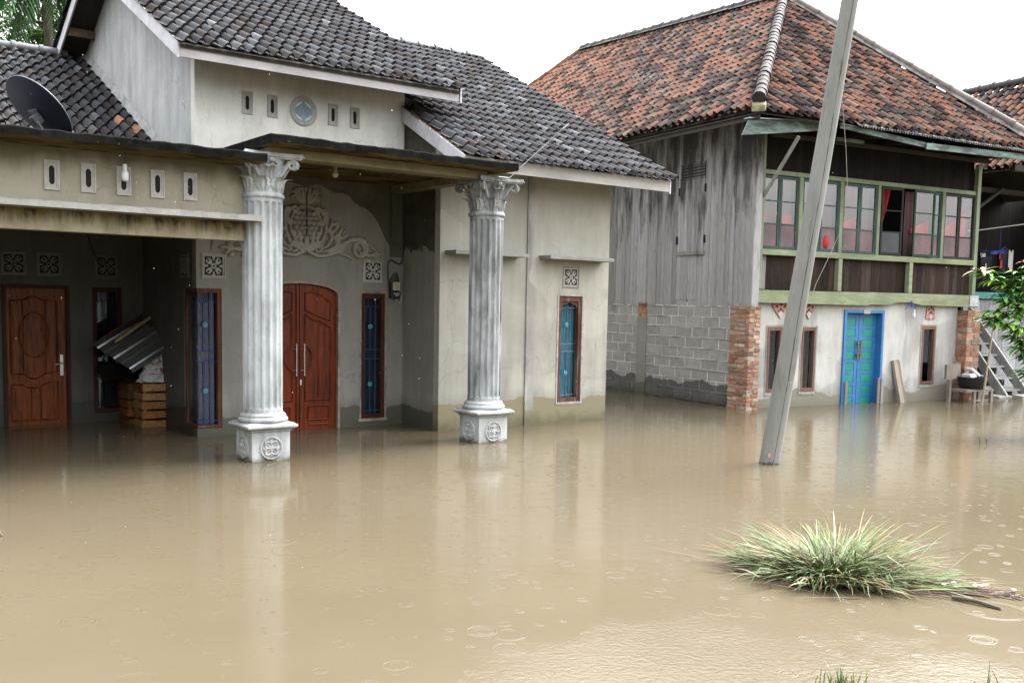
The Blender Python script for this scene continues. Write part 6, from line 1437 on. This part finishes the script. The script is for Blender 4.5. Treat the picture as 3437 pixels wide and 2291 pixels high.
def tuft(label, x, y, k, h, group):
    m = MB()
    for _ in range(k): c = tuple(q*rnd.uniform(.7, 1.1) for q in rnd.choice(((.14, .22, .06), (.19, .25, .08), (.22, .21, .10)))); blade(m, (x+rnd.gauss(0, .045), y+rnd.gauss(0, .03), -.03), rnd.uniform(0, 6.28), rnd.uniform(.35, 1)*h, rnd.uniform(0, .55), rnd.uniform(0, .7), .003, c, c, 5)
    m.top('grass_tuft', M['straw'], label, 'grass tuft', FW, (x, y, 0), group=group)
tuft('small green grass tuft at the bottom edge below the big clump', 1.42, 4.10, 70, .12, 'grass tips poking out of the water'); tuft('sparse grass tips near the bottom right corner of the water', 2.05, 4.12, 9, .17, 'grass tips poking out of the water')
for lab, x, y, h in (('left one of two tiny twigs poking up in front of the stairs', 5.72, 12.10, .085), ('right one of two tiny twigs poking up in front of the stairs', 5.81, 12.11, .075)):
    m = MB(); m.tube([(x, y, -.1), (x+.006, y, h*.5), (x-.006, y, h*.75), (x-.022, y, h)], [.006, .006, .005, .004], 6); m.top('twig', M['bark'], lab, 'twig', FW, (x, y, 0), group='twigs poking out of the water')
m = MB(); m.tube([(-3.42, 6.5, -.02), (-3.385, 6.505, .035), (-3.36, 6.5, .0)], [.01, .02, .008], 7); m.top('floating_nut', M['bark'], 'small brown husk floating near the left edge of the water', 'husk', FW, (-3.38, 6.5, 0))

def leaf_shape(m, p, d, nrm, L, w, col, fold=.25, curl=.5, n=5):
    """pointed leaf from p along d, drooping; a strip of quads folded at the midrib"""
    d = d.normalized(); s = d.cross(nrm).normalized(); k0 = len(m.v); q = Vector(p)
    for i in range(n+1):
        f = i/n; ww = w*math.sin(math.pi*(.06+.94*f)**.85)**.9 if f < 1 else 0
        up = s.cross(d); m.v += [tuple(q-s*ww-up*ww*fold*-1), tuple(q), tuple(q+s*ww+up*ww*fold)]
        q = q+d*(L/n); d = (d+Vector((0, 0, -curl/n))).normalized(); s = d.cross(s.cross(d)).normalized() if False else s
    for i in range(n):
        a = k0+3*i; m.f += [[a, a+1, a+4, a+3], [a+1, a+2, a+5, a+4]]; m.c += [col, tuple(x*.88 for x in col)]
def shrub():
    t = thing('mango_shrub', 'leafy young mango tree with red new leaves at the right edge', 'shrub', FW, (7.15, 13.0, 0))
    m = MB(); L = MB(); R0 = Vector((7.15, 13.0, -.4)); top = Vector((7.0, 13.0, 1.5)); m.tube([R0, (7.13, 13.0, .5), (7.05, 13.0, 1.1), top], [.03, .027, .022, .014], 7)
    ends = []
    tips = [(6.02, 13.0, 2.13), (6.62, 12.95, 2.27), (6.25, 12.9, 1.80), (6.45, 13.1, 1.95), (6.10, 12.95, 1.52), (6.35, 12.9, 1.45), (6.52, 12.85, 1.15), (6.62, 12.9, .85), (6.70, 13.1, 1.6), (6.8, 12.8, 2.1), (6.9, 13.2, 1.2), (7.2, 12.9, 2.2), (7.4, 13.0, 1.9), (7.6, 13.1, 1.5), (7.45, 12.8, 1.0), (7.1, 12.7, 1.6), (6.55, 12.95, 2.0), (6.68, 12.85, 1.35), (6.40, 12.95, 1.72), (6.60, 13.0, 1.75), (7.0, 12.7, .95), (6.22, 12.95, 1.62), (6.30, 12.98, 1.98), (6.48, 12.9, 2.12), (6.45, 12.95, 1.30), (6.66, 12.92, 1.05)]
    for e in tips:
        e = Vector(e); b = Vector((7.05, 13, max(.55, min(1.45, e.z-.35)))); mid = (b+e)/2+Vector((0, 0, .06)); m.tube([b, mid, e], [.012, .009, .005], 5); ends.append((e, (e-mid).normalized()))
    for q, (e, d) in enumerate(ends):
        red = q in (1,); young = q in (0,)
        for ring in range(4):
            for k in range(9):
                a = 2*math.pi*k/8+ring*.4+rnd.uniform(-.2, .2); side = Vector((math.cos(a), math.sin(a), rnd.uniform(-.1, .45-.22*ring))); s = rnd.uniform(.75, 1.2)
                if red and ring == 0: c = (.34*s, .10*s, .07*s)
                elif young and ring == 0: c = (.46*s, .40*s, .16*s)
                else: c = tuple(x*s for x in rnd.choice(((.09, .28, .04), (.07, .20, .04), (.15, .38, .05), (.26, .50, .07), (.34, .58, .08), (.06, .16, .04))))
                leaf_shape(L, e-d*(.03+.07*ring), (side+d*.35), Vector((0, 0, 1)), rnd.uniform(.19, .30)*(1 if not red else .8), rnd.uniform(.026, .036), c, .3, rnd.uniform(.5, 1.3))
    m.build('stem', M['bark'], t); L.build('leaves', M['leaf'], t)
shrub()
def leafy_tree(label, x, y, h, r, ncl, pal, seed, lean=0.):
    rg = random.Random(seed); t = thing('leafy_tree', label, 'tree', FW, (x, y, 0), 'trees behind the plastered house')
    m = MB(); L = MB(); m.tube([(x, y, -.5), (x+lean*.3, y, h*.45), (x+lean, y, h*.8)], [.16, .12, .07], 8)
    for _ in range(ncl):
        a = rg.uniform(0, 6.28); z = h*rg.uniform(.62, 1.12); rr = r*math.sqrt(rg.random())*(1.05-.55*abs(z/h-.85)*2); c = Vector((x+lean+rr*math.cos(a), y+rr*math.sin(a)*.8, z))
        b = Vector((x+lean*.8, y, z-h*.14)); m.tube([b, (b+c)/2+Vector((0, 0, .1)), c], [.035, .022, .008], 5); k = rg.uniform(.55, 1.35); base = rg.choice(pal)
        for s in range(7):                                  # pinnate sprays
            az = rg.uniform(0, 6.28); d = Vector((math.cos(az), math.sin(az), rg.uniform(-.5, .25))).normalized(); ln = rg.uniform(.35, .7); q = c+Vector((rg.gauss(0, .15), rg.gauss(0, .15), rg.gauss(0, .15)))
            for i in range(9):
                p = q+d*ln*i/9+Vector((0, 0, -.25*(i/9)**2))
                for sg in (-1, 1):
                    sd = Vector((-d.y*sg, d.x*sg, -.15))+d*.5; leaf_shape(L, p, sd, Vector((0, 0, 1)), rg.uniform(.12, .20), .032, tuple(v*k*rg.uniform(.7, 1.3) for v in base), .2, .6, 2)
    m.build('trunk', M['bark'], t); L.build('crown', M['leaf'], t)
def palm(label, x, y, h, n, fl, seed):
    rg = random.Random(seed); t = thing('palm_tree', label, 'palm tree', FW, (x, y, 0), 'trees behind the plastered house')
    m = MB(); L = MB(); m.tube([(x, y, -.5), (x+.1, y, h*.5), (x, y, h)], [.13, .10, .09], 10); c = Vector((x, y, h))
    for k in range(n):
        az = 2*math.pi*k/n+rg.uniform(-.2, .2); el = rg.uniform(.1, 1.1); d = Vector((math.cos(az)*math.cos(el), math.sin(az)*math.cos(el), math.sin(el))); p = c.copy(); pts = [p.copy()]; ln = fl*rg.uniform(.8, 1.15); g = rg.uniform(.6, 1.3)
        for i in range(22):
            p = p+d*ln/22; d = (d+Vector((0, 0, -.125))).normalized(); pts.append(p.copy()); s = d.cross(Vector((0, 0, 1))).normalized()
            if i > 1:
                for sg in (-1, 1):
                    for rep in range(2): leaf_shape(L, p-d*.03*rep, s*sg*.8+d*.55+Vector((0, 0, -.55)), Vector((0, 0, 1)), rg.uniform(.42, .66)*(1-.35*abs(i/22-.45)*2), .030, tuple(v*g*rg.uniform(.7, 1.3) for v in (.10, .24, .09)), .2, 1.1, 4)
        m.tube(pts, [.022-.018*i/22 for i in range(23)], 5)
    m.build('trunk', M['bark'], t); L.build('crown', M['leaf'], t)
palm('drooping palm rising behind the ridge of the carport roof', -10.35, 22.5, 8.5, 22, 2.6, 3)
PAL = [(.10, .26, .05), (.16, .38, .06), (.26, .50, .07), (.08, .18, .05)]
leafy_tree('feathery bright green tree low behind the carport roof ridge', -10.9, 24.5, 7.6, 2.5, 110, PAL, 5)
leafy_tree('dark feathery tree at the far left corner behind the roofs', -12.6, 27, 9.4, 2.4, 60, [(.07, .17, .05), (.09, .22, .06), (.13, .28, .07)], 6)
leafy_tree('green tree directly left of the dark gable overhang', -9.6, 25.5, 8.6, 1.8, 60, PAL, 9, .2)

# ------------------------------------------------------------------ falling rain
def rain():
    rg = random.Random(11); m = MB()
    for _ in range(320):
        y = rg.uniform(3.5, 11.5); x = rg.uniform(-.62, .62)*y; z = rg.uniform(.3, 1.6+.42*y); s = rg.uniform(.0006, .0011)*(1+y*.05); k0 = len(m.v); h = s*rg.uniform(1.5, 4.0); dx = -.12*h
        m.v += [(x+dx, y, z+h), (x-s, y, z), (x, y-s, z), (x+s, y, z), (x, y+s, z), (x-dx, y, z-h)]
        for a, b in ((1, 2), (2, 3), (3, 4), (4, 1)): m.f += [[k0, k0+a, k0+b], [k0+5, k0+b, k0+a]]; m.c += [None, None]
    o = m.build('rain', M['raindrop'], None, off=(0, 0, 0)); tag(o, 'fine raindrops falling in front of the houses', 'rain', kind='stuff')
M['raindrop'] = plain('raindrop', (.8, .82, .85), .1, .02)
rain()
for o in list(bpy.data.objects):
    if '_base' in o: del o['_base']
